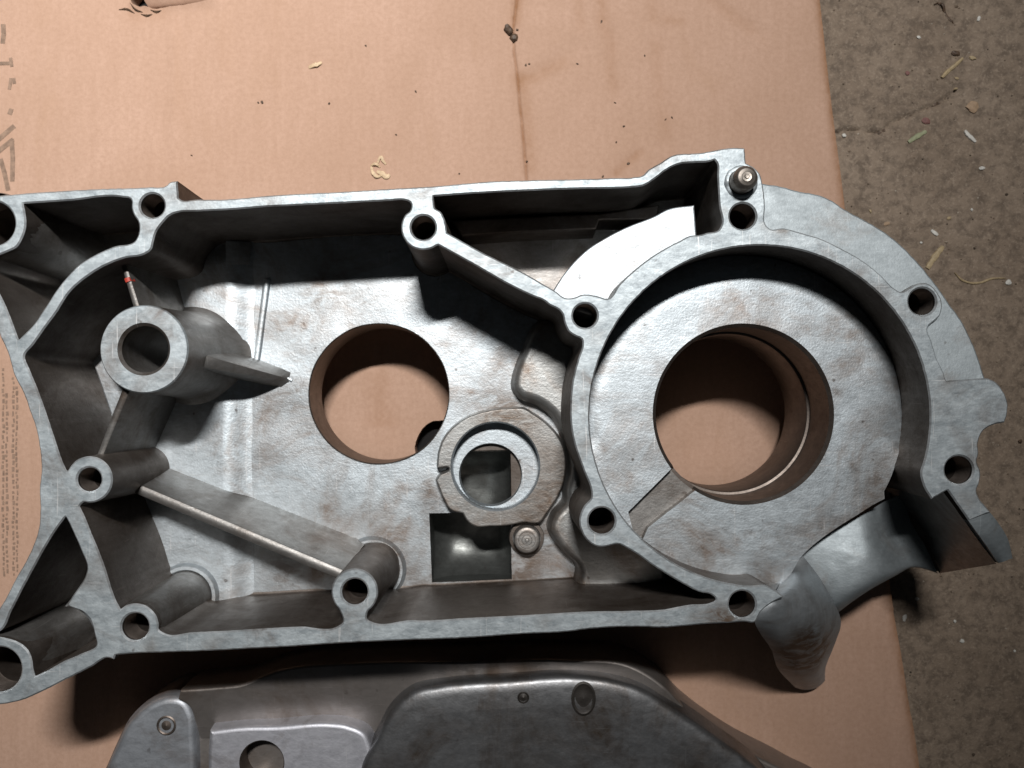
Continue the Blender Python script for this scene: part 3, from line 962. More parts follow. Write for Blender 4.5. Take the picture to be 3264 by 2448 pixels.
# bushing seat with eccentric bore
ann = ccw(smooth(TR(seat_z, ('x', [(525, 640, 1), (560, 590), (640, 540), (535, 530, 1), (545, 400), (600, 260), (700, 150), (860, 60), (1000, 20), (1150, 5), (1300, 10), (1420, 80), (1560, 200),
        (1650, 350), (1670, 500), (1655, 640), (1600, 780), (1500, 930), (1440, 1010), (1300, 1010), (1190, 1032), (1000, 1045), (870, 1045), (810, 1010), (760, 930, 1), (660, 905), (590, 800), (545, 690)]))))
ann = jitter(ann, 0.12, 0.4, 6)
mb = loft(ann, rounded(seat_z, ZF - 0.5, 0.5, 0.5, 0.6, 3), holes=[circle(cb_c, cb_r, 80)])
seat = mb.build('bushing_seat', M['seat'], case)
stain_attr(seat, mb, [(*P('x', x_, y_, seat_z), r_, a_) for x_, y_, r_, a_ in [(1100, 80, 5, 0.9), (1300, 120, 6, 0.8), (1550, 400, 5, 0.8), (1580, 650, 6, 0.9), (1450, 850, 6, 0.8), (1300, 980, 5, 0.6), (900, 90, 3, 0.6), (600, 560, 2.5, 0.8)]])
mb = MB()
pr = [(cb_r, seat_z), (cb_r - 0.5, seat_z - 0.6), (cb_r - 0.5, ZF - 1.5)]
prev = None
for r, z in pr:
    R = mb.ring(circle(cb_c, r, 80), z)
    if prev: mb.bridge_r(prev, R)
    prev = R
mb.planar(circle(cb_c, cb_r - 0.4, 80), [circle(ih_c, ih_r, 60)], ZF - 1.5)
prev = None
for r, z in [(ih_r, ZF - 1.5), (ih_r - 0.3, ZF - 2.2), (ih_r - 0.3, ZF - 6)]:
    R = mb.ring(circle(ih_c, r, 60), z)
    if prev: mb.bridge_r(prev, R)
    prev = R
mb.build('counterbore', M['cast'], seat)

# deep oil pocket joining the square opening and the bushing seat
deep = ccw(smooth(TR(ZF - 2, ('k', [(185, 120, 1), (900, 100, 1), (922, 1242, 1), (208, 1268, 1)])), step=1.5))
dq = [np.array(P('k', *q, ZF - 2)) for q in [(185, 120), (900, 100), (922, 1242), (208, 1268)]]
mb = MB()
ng = 22
for v_ in range(ng + 1):
    for u_ in range(ng + 1):
        a_, b_ = u_ / ng, v_ / ng
        p_ = (dq[0] * (1 - a_) + dq[1] * a_) * (1 - b_) + (dq[3] * (1 - a_) + dq[2] * a_) * b_
        uu, vv = abs(2 * a_ - 1), abs(2 * b_ - 1)
        mb.v.append((p_[0], p_[1], -65 + 6.5 * uu ** 4 + 9.0 * vv ** 5 + 0.5 * noise.noise(Vector((p_[0] * 0.2, p_[1] * 0.2, 7)))))
for v_ in range(ng):
    for u_ in range(ng):
        a_ = v_ * (ng + 1) + u_
        mb.f.append((a_, a_ + ng + 1, a_ + ng + 2, a_ + 1))
rim_i = [u_ for u_ in range(ng)] + [v_ * (ng + 1) + ng for v_ in range(ng)] + [ng * (ng + 1) + u_ for u_ in range(ng, 0, -1)] + [v_ * (ng + 1) for v_ in range(ng, 0, -1)]
top_i = []
for k_ in rim_i:
    top_i.append(len(mb.v)); p_ = mb.v[k_]; mb.v.append((p_[0], p_[1], ZF - 1.9))
for k_ in range(len(rim_i)):
    j_ = (k_ + 1) % len(rim_i)
    mb.f.append((top_i[j_], top_i[k_], rim_i[k_], rim_i[j_])[::-1])
A = mb.ring(sq, ZF + 0.05); B = mb.ring(offset(sq, -0.1), ZF - 3.0); mb.bridge_r(A, B)
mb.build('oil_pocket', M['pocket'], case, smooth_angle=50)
# pressed-in pin
pin_c = P('k', 1050, 890, -36); pr_ = 117 * K8 * (CAM_H + 36) / FPX
rc = pr_
lathe(pin_c, [(0.01, -35.4), (0.5, -35.45), (0.7, -35.9), (1.5, -35.95), (1.7, -35.6), (2.6, -35.6), (2.75, -35.85), (rc - 0.9, -35.8), (rc - 0.3, -36.1), (rc, -36.9), (rc + 0.1, -43)], 40).build('pressed_pin', M['seat'], case)
lathe(pin_c, [(rc + 0.25, -40.4), (rc + 1.3, -40.5), (rc + 1.6, -43)], 40).build('pin_collar', M['wall'], case)

# housing bulge beside the bearing chamber
bz = -34.0
bul = ccw(smooth(TR(bz, ('j', [(1120, 120), (1040, 300), (985, 430), (945, 560), (940, 650), (985, 715), (1140, 775), (1270, 870), (1360, 1020), (1420, 1200), (1440, 1400), (1400, 1570)]),
        ('k', [(1400, 540), (1290, 690), (1260, 790), (1310, 900), (1420, 1030), (1500, 1110), (1480, 1380, 1), (2300, 1380, 1), (2300, 600, 1)]),
        ('j', [(1800, 900, 1), (1800, 120, 1)])), step=1.0))
loft(bul, rounded(bz, ZF - 0.2, 2.2, 2.2, 1.2, 6)).build('housing_bulge', M['seat'], case)
# bulge seen in the side chamber
dz = -13.0
bd = ccw(smooth(TR(dz, ('i', [(1230, 1260, 1), (1285, 1170), (1370, 1040), (1470, 920), (1590, 810), (1740, 715), (1950, 610), (2180, 520)]), ('m', [(350, 740), (590, 700, 1), (612, 990, 1)]),
        ('arc', RC[0], RC[1], 580, 250, 215)), step=1.0))
loft(bd, rounded(dz, ZF - 0.2, 0.5, 0.5, 0.8, 4)).build('housing_bulge', M['cast'], case)
# ledge on the back wall of the side chamber
ld = ccw(smooth(TR(-28, ('i', [(380, 560, 1), (1000, 530, 1), (1690, 500, 1), (2212, 420, 1), (2212, 560, 1), (1690, 560, 1), (1660, 640, 1), (1000, 665, 1), (480, 700, 1)])), step=1.5))
loft(ld, rounded(-28, ZF, 0.6, 0.6, 0.3, 3)).build('wall_ledge', M['wall'], case)

# raised field of the chamber floor, left of the shaft bore
rz = ZF + 2.6
rf = ccw(smooth(TR(rz, ('S', [(808, 756, 1), (806, 1000), (800, 1200), (797, 1400), (800, 1600), (803, 1900), (806, 2010, 1), (250, 2010, 1), (200, 1500, 1), (120, 1150, 1), (420, 756, 1)])), step=1.2))
mbr = loft(rf, [(9.0 - 9.0 * q / 12, ZF + 2.6 * (0.5 + 0.5 * math.cos(math.pi * min(1, q / 12 * 0.93))) - 0.06) for q in range(13)] + [(-0.3, ZF - 0.6)])
rfo = mbr.build('raised_floor', M['cast'], case)
stain_attr(rfo, mbr, [])
mb = rib(P('e', 420, 1080, ZF), ZF + 1.1, P('f', 325, 440, ZF), ZF + 1.0, 2.0, 1.7, ZF - 0.1, draft=0.3)
mb.build('floor_bead', M['cast'], case)
rib(P('f', 318, 430, ZF), ZF + 1.0, P('f', 640, 590, ZF), ZF + 0.8, 1.5, 1.0, ZF - 0.1, draft=0.2).build('floor_bead', M['cast'], case)
for A_, B_ in ((('k', 160, 1350), ('k', 1180, 1292)), (('k', 1450, 1345), ('k', 2080, 1328)), (('g', -250, 1465), ('g', 900, 1395))):
    rib(P(*A_, ZF), ZF + 0.7, P(*B_, ZF), ZF + 0.7, 0.9, 0.7, ZF - 0.3, draft=0.1).build('casting_flash', M['rim'], case)

# bosses standing in the chamber
bz_ = -2.0
bc = P('b', 1268, 312, bz_); ro = 390 * K8 * (CAM_H - bz_) / FPX; rh = 207 * K8 * (CAM_H - bz_) / FPX
boss = lathe(bc, [(0.02, -41), (rh, -40.5), (rh, bz_ - 0.9), (rh + 0.9, bz_), (ro - 0.4, bz_), (ro, bz_ - 0.5), (ro + 0.9, -28), (ro + 1.8, -37), (ro + 4.5, -41), (ro + 7, -42.3)], 72)
sb = boss.build('shaft_boss', M['rib'], case)
lathe(bc, [(rh + 0.85, bz_ + 0.04), (ro - 0.35, bz_ + 0.04), (ro + 0.02, bz_ - 0.5)], 72).build('boss_face', M['rim'], sb)
# ribs
def webs(name, t0, z0, t1, z1, w0, w1, zb=ZF - 0.5, **kw):
    return rib(P(*t0, z0), z0, P(*t1, z1), z1, w0, w1, zb, **kw).build(name, M['rib'], case)
webs('rib', ('a', 1085, 940), -6, ('a', 1225, 1400), -8, 1.5, 2.0, draft=2.2)
webs('rib', ('b', 1560, 360), -11, ('f', 690, 605), -45.5, 5.2, 1.0, draft=2.4, sag=-5.5)
webs('rib', ('b', 1120, 640), -6, ('b', 855, 1310), -8, 2.4, 1.8, draft=2.2)
webs('rib', ('c', 1150, 415), -21, ('g', 1090, 1205), -15, 3.3, 3.3, draft=4.5)
gus = ccw(smooth(TR(-11, ('b', [(830, 470, 1), (985, 915, 1), (1075, 720, 1), (1100, 560, 1), (900, 400, 1)])), step=0.8))
loft(gus, rounded(-11, -34, 0.5, 0.5, 1.5, 3)).build('gusset', M['cast'], case)
# base of the long stud boss at the left wall
lathe(P('c', 820, 350, -30), [(4.5, -29.5), (7.2, -29), (7.6, -31), (7.9, -38), (8.6, -39.6)], 40).build('boss_foot', M['rib'], case)
lathe(P('g', 1190, 1345, -8), [(4.3, -9.5), (6.6, -9), (7.2, -30), (7.9, -39), (9.2, -41.2), (10.2, -42.1)], 48).build('boss_foot', M['rib'], case)
for c_, nm in ((W(-25, 712, 0), 'leg_boss'), (W(-4, 2134, 0), 'leg_boss')):
    lathe(c_, [(9.0, -1.5), (9.4, -3), (11.0, -38), (12.5, -42)], 48).build(nm, M['rib'], case)
lathe(W(*Q_, 0), [(6.4, -1.5), (6.8, -4), (8.0, -39), (9.5, -42)], 48).build('boss_foot', M['rib'], case)
def collar(c, r0, r1, zf_, h, nm='boss_collar'):
    lathe(c, [(r0, zf_ + h * 0.6), (r0 + 0.4, zf_ + h), (r1 - 0.8, zf_ + h), (r1 - 0.2, zf_ + h * 0.55), (r1 + 0.5, zf_ - 0.2)], 48).build(nm, M['cast'], case)
collar(P('c', 820, 350, -30), 7.8, 11.8, rz - 0.2, 2.2)
collar(P('g', 1190, 1345, -8), 8.6, 10.6, ZF - 0.1, 1.6)
collar(W(*Q_, 0), 8.2, 10.4, rz - 0.3, 1.4)
# red paint dash on the upper rib
mk = rib(P('a', 1114, 1066, -6.3), -6.2, P('a', 1127, 1100, -6.3), -6.3, 1.72, 1.74, -9, draft=0.25, n=3)
mk.build('paint_mark', M['red'], case)
# small gusset bevel in the lower corner cell
ge = ccw(smooth(TR(-3, ('c', [(700, 1330, 1), (830, 1250, 1), (900, 1640, 1), (830, 1690, 1), (760, 1570), (650, 1490), (560, 1480, 1), (600, 1430, 1)])), step=0.8))
loft(ge, rounded(-3.0, -40, 0.6, 0.6, 3.0, 3)).build('gusset', M['cast'], case)

# dowel pin standing out of the face
dr = 3.45
sp = [(0.01, 6.7), (0.5, 6.72), (0.7, 6.45), (1.3, 6.5), (1.5, 6.35), (dr - 1.2, 6.3), (dr - 0.85, 6.1), (dr - 0.12, 5.0), (dr, 4.6), (dr, 0.4), (dr + 0.25, 0.1), (dr + 0.9, -0.35)]
lathe(stud_c, sp, 40).build('dowel_pin', M['steel'], case)
# lumpy burr round the dowel
mb = MB(); prev = None
for r, z in [(dr + 0.2, 0.45), (dr + 0.6, 0.5), (dr + 1.1, 0.25), (dr + 1.4, -0.1)]:
    cc = circle(stud_c, r, 48)
    R = mb.ring(cc, [z + 0.35 * noise.noise(Vector((p[0] * 0.7, p[1] * 0.7, 0))) for p in cc])
    if prev: mb.bridge(prev, R)
    prev = R
mb.build('burr', M['rim'], case)

# side flange, a step below the joint face on the right
fy1 = P('o', 1600, 560, 0)[1]
fz = lambda x, y: (-4.5 + 4.05 * max(0, min(1, (58 - y) / (58 - fy1))))
fo = TR(-3, ('m', [(1188, 492, 1), (1225, 502), (1350, 520), (1500, 560), (1760, 620), (1950, 740), (2180, 870)]),
        ('n', [(1000, 660), (1200, 840), (1350, 1020), (1430, 1125), (1550, 1310), (1640, 1440)]),
        ('o', [(1700, 180), (1780, 400), (1826, 572, 1), (1800, 720, 1), (1500, 760, 1)]),
        ('arc', RC[0], RC[1], 570, -6, -86))
FO = jitter(ccw(smooth(fo)), 0.14, 0.5, 8)
gxy = None
loft(FO, [(0.5, 0.0), (0.1, -0.25), (0, -0.7), (-0.2, -26)], zf=fz, holes=[circle(c, r + 0.2, 32) for c, r in hole_loops if c[0] > 60 and c[0] < 120 and c[1] < 40 or c[0] > 100]).build('side_flange', M['flange'], case, smooth_angle=12, weld=True)
# sloping arm at the outlet
arm, HH = patch([[(*P('p', *q, z), z) for q, z in row] for row in
      [[((1722, 716), -0.05), ((1770, 698), -0.02), ((1850, 668), -0.05), ((1914, 646), -0.3)],
       [((1800, 825), -1.2), ((1850, 790), -0.8), ((1930, 760), -1.2), ((1990, 745), -2.5)],
       [((1890, 950), -4), ((1940, 910), -3.2), ((2010, 880), -4), ((2070, 880), -7)],
       [((1985, 1092), -9), ((2030, 1080), -8), ((2080, 1060), -9), ((2112, 1050), -13)]]], 14, 18)
i_last = []
nv, nu = 18, 14
def skirt(mb, idx, zb, flip=False):
    i0 = len(mb.v)
    for k in idx:
        p = mb.v[k]; mb.v.append((p[0], p[1], zb))
    for k in range(len(idx) - 1):
        f = (idx[k], i0 + k, i0 + k + 1, idx[k + 1])
        mb.f.append(f[::-1] if flip else f)
skirt(arm, [v * (nu + 1) for v in range(nv + 1)], -42)
skirt(arm, [v * (nu + 1) + nu for v in range(nv + 1)], -42, True)
skirt(arm, [nv * (nu + 1) + u for u in range(nu + 1)], -42)
arm.build('outlet_arm', M['flange'], case, smooth_angle=45)
# outlet channel
ch, HH = patch([[(*P('p', q[0], q[1], q[2]), q[2]) for q in row] for row in
      [[(230, 990, -26), (430, 870, -25.5), (640, 745, -25), (830, 640, -26), (1000, 540, -32), (1180, 470, -41)],
       [(330, 1150, -25.5), (510, 1050, -24), (690, 950, -23), (860, 860, -24), (1010, 790, -32), (1200, 690, -41)],
       [(400, 1330, -25), (580, 1220, -23), (760, 1120, -21.7), (940, 1040, -23.2), (1110, 990, -33), (1340, 940, -41)],
       [(480, 1500, -27), (650, 1390, -23.3), (830, 1280, -22.2), (1030, 1180, -25), (1220, 1110, -36), (1440, 1160, -42)],
       [(520, 1570, -34), (690, 1440, -28), (860, 1325, -26.5), (1060, 1215, -31), (1240, 1130, -40), (1460, 1180, -46)]]], 34, 30, amp=0.1)
skirt(ch, [30 * 35 + u for u in range(35)], -48)
ch.build('outlet_channel', M['flange'], case, smooth_angle=60)
tl = P('p', 1506, 470, -0.5)
wl, HH = patch([[(tl[0], tl[1], -0.6), (*P('p', 1672, 700, -1), -1), (*P('p', 1824, 914, -4), -4), (*P('p', 1968, 1098, -10), -10)],
                [(tl[0] - 0.3, tl[1] - 0.5, -22), (*P('p', 1500, 760, -22), -22), (*P('p', 1640, 960, -23), -23), (*P('p', 1730, 1138, -26), -26)],
                [(tl[0] - 0.6, tl[1] - 1.0, -43), (*P('p', 1280, 760, -43), -43), (*P('p', 1380, 990, -43), -43), (*P('p', 1465, 1182, -44), -44)]], 16, 16)
wl.f = [f[::-1] for f in wl.f]
wl.build('outlet_wall', M['rib'], case, smooth_angle=60)
mb = MB()
mb.planar(ccw(np.array([P('p', *q, -42.0) for q in [(1000, 300), (1300, 420), (1320, 760), (1400, 990), (1470, 1170), (1380, 1140), (1100, 900)]])), [], -42.0)
mb.build('outlet_floor', M['wall'], case)
# rounded body under the outlet
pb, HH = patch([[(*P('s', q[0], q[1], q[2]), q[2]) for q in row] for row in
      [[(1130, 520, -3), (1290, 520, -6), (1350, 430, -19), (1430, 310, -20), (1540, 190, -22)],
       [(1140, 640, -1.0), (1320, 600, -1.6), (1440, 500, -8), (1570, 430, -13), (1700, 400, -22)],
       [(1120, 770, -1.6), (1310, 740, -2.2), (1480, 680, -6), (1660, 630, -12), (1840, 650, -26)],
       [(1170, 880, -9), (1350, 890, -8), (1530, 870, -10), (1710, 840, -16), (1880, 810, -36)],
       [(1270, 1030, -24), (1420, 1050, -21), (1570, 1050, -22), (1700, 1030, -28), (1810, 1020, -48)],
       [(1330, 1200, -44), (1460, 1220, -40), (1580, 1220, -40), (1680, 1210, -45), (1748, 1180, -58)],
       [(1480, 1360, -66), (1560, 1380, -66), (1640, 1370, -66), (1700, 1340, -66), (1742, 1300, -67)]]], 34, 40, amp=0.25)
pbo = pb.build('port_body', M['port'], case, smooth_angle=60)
stain_attr(pbo, pb, [(*P('s', x_, y_, -30), r_, a_) for x_, y_, r_, a_ in [(1450, 900, 6, 0.7), (1600, 1000, 7, 0.5), (1500, 1150, 8, 0.5), (1650, 1200, 8, 0.5), (1350, 950, 5, 0.7), (1300, 720, 4, 0.4), (1450, 760, 4, 0.5), (1700, 1050, 6, 0.7)]])  # lower blotches: grease plus the shadow over this part, painted into the colour
# back of the case: bearing housings that carry it on the cardboard
def under(c, r, zt, zb, nm):
    mb = MB(); prev = None
    for rr, z in [(r + 1.5, zt), (r, zt - 2), (r - 0.5, zb)]:
        R = mb.ring(circle(c, rr, 72), z)
        if prev: mb.bridge(prev, R)
        prev = R
    return mb.build(nm, M['wall'], case)
under(bore1_c, bore1_r + 5, -46, -62, 'rear_housing')
under(b2_c, b2_r + 4, -46, CARD_Z + 0.2, 'rear_housing')
under(W(330, 1500, -46), 9, -46, CARD_Z + 0.2, 'rear_foot')
under(W(900, 1650, -46), 9, -46, CARD_Z + 0.2, 'rear_foot')
mb = MB()
mb.planar(offset(Lo, 1.0), [circle(bore1_c, bore1_r + 1, 60), circle(b2_c, b2_r, 60), offset(deep, -0.2)], -46, up=False)
mb.build('rear_plate', M['wall'], case)

# ------------------------------------------------------------------ second casting at the bottom edge
COV = (-20, -130, LIFT + CARD_Z)
cov = thing('engine_cover', 'blurred grey metal engine cover with domed bulge at the bottom edge of picture', 'engine cover', COV)
cz = -50.0
cp = ccw(smooth(TR(cz, ('v', [(560, 775), (620, 640), (680, 525), (760, 440), (830, 395), (930, 372), (950, 400, 1), (975, 345, 1), (1150, 330), (1290, 312), (1500, 235), (2000, 190)]),
        ('w', [(400, 160), (900, 150), (1200, 175), (1330, 250), (1480, 400), (1700, 560), (2000, 720), (2212, 860), (2212, 1100, 1), (-1600, 1100, 1)])), step=1.0))
loft(cp, rounded(cz - 1.0, CARD_Z + 0.1, 1.2, 1.2, 0.5, 5)).build('plate', M['cover_brown'], cov)
lob = ccw(smooth(TR(cz + 2, ('v', [(565, 775), (625, 640), (685, 525), (765, 442), (835, 397), (920, 374), (1000, 392), (1050, 470), (1062, 600), (1062, 1100, 1), (450, 1100, 1)])), step=0.9))
loft(lob, rounded(cz + 2, cz - 2.4, 2.4, 2.6, 0.8, 6)).build('corner_lobe', M['cover'], cov)
rp_ = ccw(smooth(TR(cz + 5, ('v', [(955, 400, 1), (975, 343, 1), (1150, 330), (1290, 312), (1500, 235), (2000, 190)]), ('w', [(400, 160), (900, 152), (1190, 178), (1325, 255), (1450, 385, 1), (1330, 460, 1), (1000, 400, 1), (100, 600, 1)]),
        ('v', [(2100, 620, 1), (2000, 800, 1), (1050, 800, 1), (1035, 560), (1000, 430)])), step=1.0))
ytop = P('v', 1100, 330, cz + 5)[1]
loft(rp_, rounded(cz + 5, cz - 9, 0.9, 0.9, 0.5, 5), zf=lambda x, y: -0.32 * max(0, ytop - y)).build('sloping_panel', M['cover_brown'], cov)
blk_z = -43.0
hb = P('v', 1420, 735, blk_z); hbr = 122 * SC['v'] * (CAM_H - blk_z) / FPX
bk = ccw(smooth(TR(blk_z, ('v', [(1128, 900, 1), (1128, 640), (1135, 560, 1), (1300, 540), (1500, 535), (1780, 518), (1880, 530), (1990, 590), (2008, 640), (2012, 900, 1)])), step=0.8))
loft(bk, rounded(blk_z, cz - 2.5, 1.5, 1.5, 0.7, 6), holes=[circle(hb, hbr, 48)]).build('raised_block', M['block'], cov)
tube(hb, [(hbr, blk_z), (hbr - 0.4, blk_z - 0.5), (hbr - 0.4, -59), (0.05, -59)], 48).build('block_hole', M['bore'], cov)
dz_ = -40.0
dm = TR(dz_, ('w', [(-80, 700), (0, 520), (60, 400), (170, 300), (300, 270), (600, 245), (950, 228), (1100, 245), (1250, 290), (1380, 370), (1600, 520), (1850, 720), (2000, 1000), (300, 1000)]))
dm = ccw(smooth(dm, step=1.0))
cx, cy = dm.mean(0)
loft(dm, [(9, dz_ + 0.9), (4, dz_ + 0.7), (2.0, dz_ + 0.4), (1.1, dz_), (0.5, dz_ - 0.6), (0.15, dz_ - 1.4), (0, dz_ - 2.4), (-1.2, cz - 2.5)]).build('dome', M['dome'], cov)
def dimple(c, r, z, nm, sy=1.0):
    mb = MB(); prev = None
    for rr, zz in [(r * 1.15, z + 0.05), (r, z + 0.25), (r * 0.8, z - 0.1), (r * 0.35, z + 0.1), (0.01, z + 0.3)]:
        L = circle(c, max(rr, 0.01), 28); L[:, 1] = c[1] + (L[:, 1] - c[1]) * sy
        R = mb.ring(L, zz)
        if prev: mb.bridge_r(prev, R)
        prev = R
    return mb.build(nm, M['blackish'] if nm == 'pit' else M['bore'], cov)
dimple(P('v', 915, 520, cz), 46 * SC['v'] * (CAM_H - cz) / FPX, cz + 2, 'screw_dimple')
dimple(P('w', 690, 325, dz_), 24 * SC['w'] * (CAM_H - dz_) / FPX, dz_ + 0.9, 'pit')
dimple(P('w', 972, 330, dz_), 50 * SC['w'] * (CAM_H - dz_) / FPX, dz_ + 0.9, 'pit', 1.4)

# ------------------------------------------------------------------ small litter
def chip(name, tile, x, y, zbase, size, ang, mat, label, cat, group=None, seed=0, grd=True):
    c = P(tile, x, y, zbase)
    z0 = (zbase + ground_h(*c) - 0.4) if zbase == GROUND_Z else card_h(*c)
    import bmesh
    bm = bmesh.new(); bmesh.ops.create_icosphere(bm, subdivisions=2, radius=1)
    ca, sa = math.cos(ang), math.sin(ang)
    for v in bm.verts:
        k = 1 + 0.45 * noise.noise(v.co * 1.3 + Vector((seed * 3.1, 0, 0)))
        p = Vector((v.co.x * size[0] / 2, v.co.y * size[1] / 2, v.co.z * size[2] / 2)) * k
        v.co = Vector((p.x * ca - p.y * sa, p.x * sa + p.y * ca, p.z + size[2] * 0.42)) * MM
    me = bpy.data.meshes.new(name); bm.to_mesh(me); bm.free()
    me.materials.append(mat); me.shade_flat()
    o = bpy.data.objects.new(name, me); scene.collection.objects.link(o)
    o.location = (c[0] * MM, c[1] * MM, (z0 + LIFT) * MM)
    return tag(o, label, cat, group)

def strip(name, tile, pts, zbase, w, th, mat, label, cat, group=None, arch=0.0, taper=0.4):
    P3 = [np.array(P(tile, *p, zbase)) for p in pts]
    L = smooth([(p[0], p[1], 0) for p in P3], closed=False, step=0.35)
    mb = MB(); rows = []
    n = len(L)
    for q in range(n):
        d = L[min(q + 1, n - 1)] - L[max(q - 1, 0)]; d /= (np.linalg.norm(d) + 1e-9)
        nn = np.array([-d[1], d[0]])
        t = q / max(1, n - 1)
        ww = w / 2 * (1 - taper * abs(2 * t - 1) ** 2) * (1 + 0.35 * noise.noise(Vector((t * 6.0, L[0][0], 0))))
        zz = ((zbase + ground_h(*L[q]) - 0.4) if zbase == GROUND_Z else card_h(*L[q])) + 0.1 + arch * math.sin(math.pi * t)
        i0 = len(mb.v)
        for a, h in ((-1, 0), (-0.8, th), (0, th * 1.35), (0.8, th), (1, 0)):
            p = L[q] + nn * a * ww
            mb.v.append((p[0], p[1], zz + h))
        rows.append(list(range(i0, i0 + 5)))
    for A, B in zip(rows[:-1], rows[1:]):
        for k in range(4):
            mb.f.append((A[k], A[k + 1], B[k + 1], B[k])[::-1])
        mb.f.append((A[4], A[0], B[0], B[4])[::-1])
    mb.f.append(tuple(rows[0])); mb.f.append(tuple(rows[-1][::-1]))
    c = L[len(L) // 2]
    o = mb.build(name, mat, None, base=(c[0], c[1], zbase + LIFT))
    return tag(o, label, cat, group)

strip('wood_shaving', 'u1', [(510, 600), (550, 585), (600, 570), (625, 550)], CARD_Z, 1.5, 0.16, M['pale_wood'], 'small pale wood shaving alone on the cardboard, above left of the curled shavings', 'shaving', arch=0.6)
strip('wood_shaving', 'u1', [(1060, 1470), (1080, 1530), (1120, 1560), (1150, 1545)], CARD_Z, 1.3, 0.14, M['pale_wood'], 'curled pale shaving with hooked end just above the case wall', 'shaving', 'curled shavings above the case', arch=0.7)
strip('wood_shaving', 'u1', [(1110, 1510), (1160, 1535), (1200, 1560), (1222, 1540)], CARD_Z, 1.9, 0.14, M['pale_wood'], 'broad pale shaving end, rightmost of the curled cluster', 'shaving', 'curled shavings above the case', arch=0.4)
strip('wood_shaving', 'u1', [(1055, 1465), (1100, 1450), (1140, 1475)], CARD_Z, 1.0, 0.12, M['pale_wood'], 'thin pale shaving sliver in the middle of the curled cluster', 'shaving', 'curled shavings above the case', arch=0.9)
strip('wood_shaving', 'u1', [(1115, 1440), (1150, 1390), (1165, 1420), (1190, 1450)], CARD_Z, 1.1, 0.12, M['pale_wood'], 'crooked whitish shaving, topmost of the curled cluster', 'shaving', 'curled shavings above the case', arch=0.6)
chip('bark_chip', 'u2', 60, 270, CARD_Z, (4.2, 2.8, 1.8), math.radians(-50), M['bark'], 'dark brown bark chip beside the creased line on the cardboard', 'chip', seed=1)
chip('bark_chip', 'u2', 108, 335, CARD_Z, (3.0, 3.0, 1.5), 0.4, M['bark'], 'dark brown chip piece touching the lower end of the bark chip', 'chip', seed=2)
chip('dirt_grain', 'u2', 135, 268, CARD_Z, (1.0, 0.8, 0.6), 0, M['bark'], 'tiny dark grain right of the bark chip', 'grain', seed=3)
rnd = random.Random(5)
specks = [('u1', 100, 902, 1.3, 0.9), ('u1', 66, 907, 0.8, 0.6), ('u1', 1013, 405, 0.8, 0.6), ('u1', 690, 914, 0.8, 0.9), ('u1', 1453, 808, 1.0, 0.6), ('u1', 1280, 1188, 0.8, 0.5),
          ('u1', 1835, 1532, 0.6, 0.5), ('u2', 878, 186, 1.1, 0.7), ('u2', 665, 562, 1.0, 0.5), ('u2', 1258, 490, 0.8, 0.5), ('u2', 997, 905, 1.0, 0.4), ('u2', 1075, 1112, 0.9, 0.7),
          ('u2', 1008, 1252, 0.8, 0.6), ('u2', 1443, 1050, 0.9, 0.4), ('u2', 210, 575, 0.9, 0.7), ('u2', 240, 565, 0.6, 0.8), ('u2', 220, 1425, 0.8, 0.8), ('u2', 890, 1555, 1.1, 0.7),
          ('i', 453, 150, 0.7, 0.6), ('u', 1690, 1370, 0.8, 0.4), ('u2', 1500, 1035, 1.0, 0.5), ('u2', 1115, 1440, 1.2, 0.9)]
for k, (t, x, y, a, b_) in enumerate(specks):
    o = chip('dirt_grain', t, x, y, CARD_Z, (a, b_, 0.4), rnd.uniform(0, 3), M['bark'], 'tiny dark dirt grain scattered on the bare upper cardboard', 'grain', 'dark grains scattered on the cardboard', seed=k)
# litter on the concrete
strip('straw', 'u3', [(1480, 690), (1540, 630), (1600, 580), (1670, 515)], GROUND_Z, 1.6, 0.6, M['straw'], 'short yellow straw lying slanted at the upper right of the concrete', 'straw')
strip('leaf_sliver', 'u3', [(1195, 1252), (1250, 1215), (1300, 1185), (1350, 1158)], GROUND_Z, 2.0, 0.4, M['green'], 'pale green leaf sliver just below the concrete crack', 'leaf')
strip('white_curl', 'u3', [(1690, 1150), (1725, 1195), (1755, 1220), (1785, 1250)], GROUND_Z, 1.6, 0.5, M['white'], 'white curled paint flake right of the green leaf sliver', 'flake')
strip('straw', 'n', [(1360, 985), (1400, 920), (1450, 850), (1500, 790)], GROUND_Z, 2.3, 0.5, M['straw'], 'broad straw piece sticking out from beside the case flange', 'straw', taper=0.2)
strip('grass_fibre', 'n', [(1600, 1020), (1660, 1080), (1740, 1110), (1840, 1105), (1920, 1075), (2050, 1070)], GROUND_Z, 0.9, 0.4, M['straw'], 'long thin curved grass fibre right of the case flange', 'fibre', taper=0.7)
strip('white_curl', 'n', [(1395, 645), (1425, 670), (1450, 690)], GROUND_Z, 1.5, 0.4, M['white'], 'white flake above the broad straw piece', 'flake')
strip('twig', 'u3', [(1420, 40), (1470, 20), (1540, 120), (1570, 165), (1620, 210)], GROUND_Z, 1.0, 0.4, M['bark'], 'thin dark twig at the top right of the concrete', 'twig', taper=0.6)
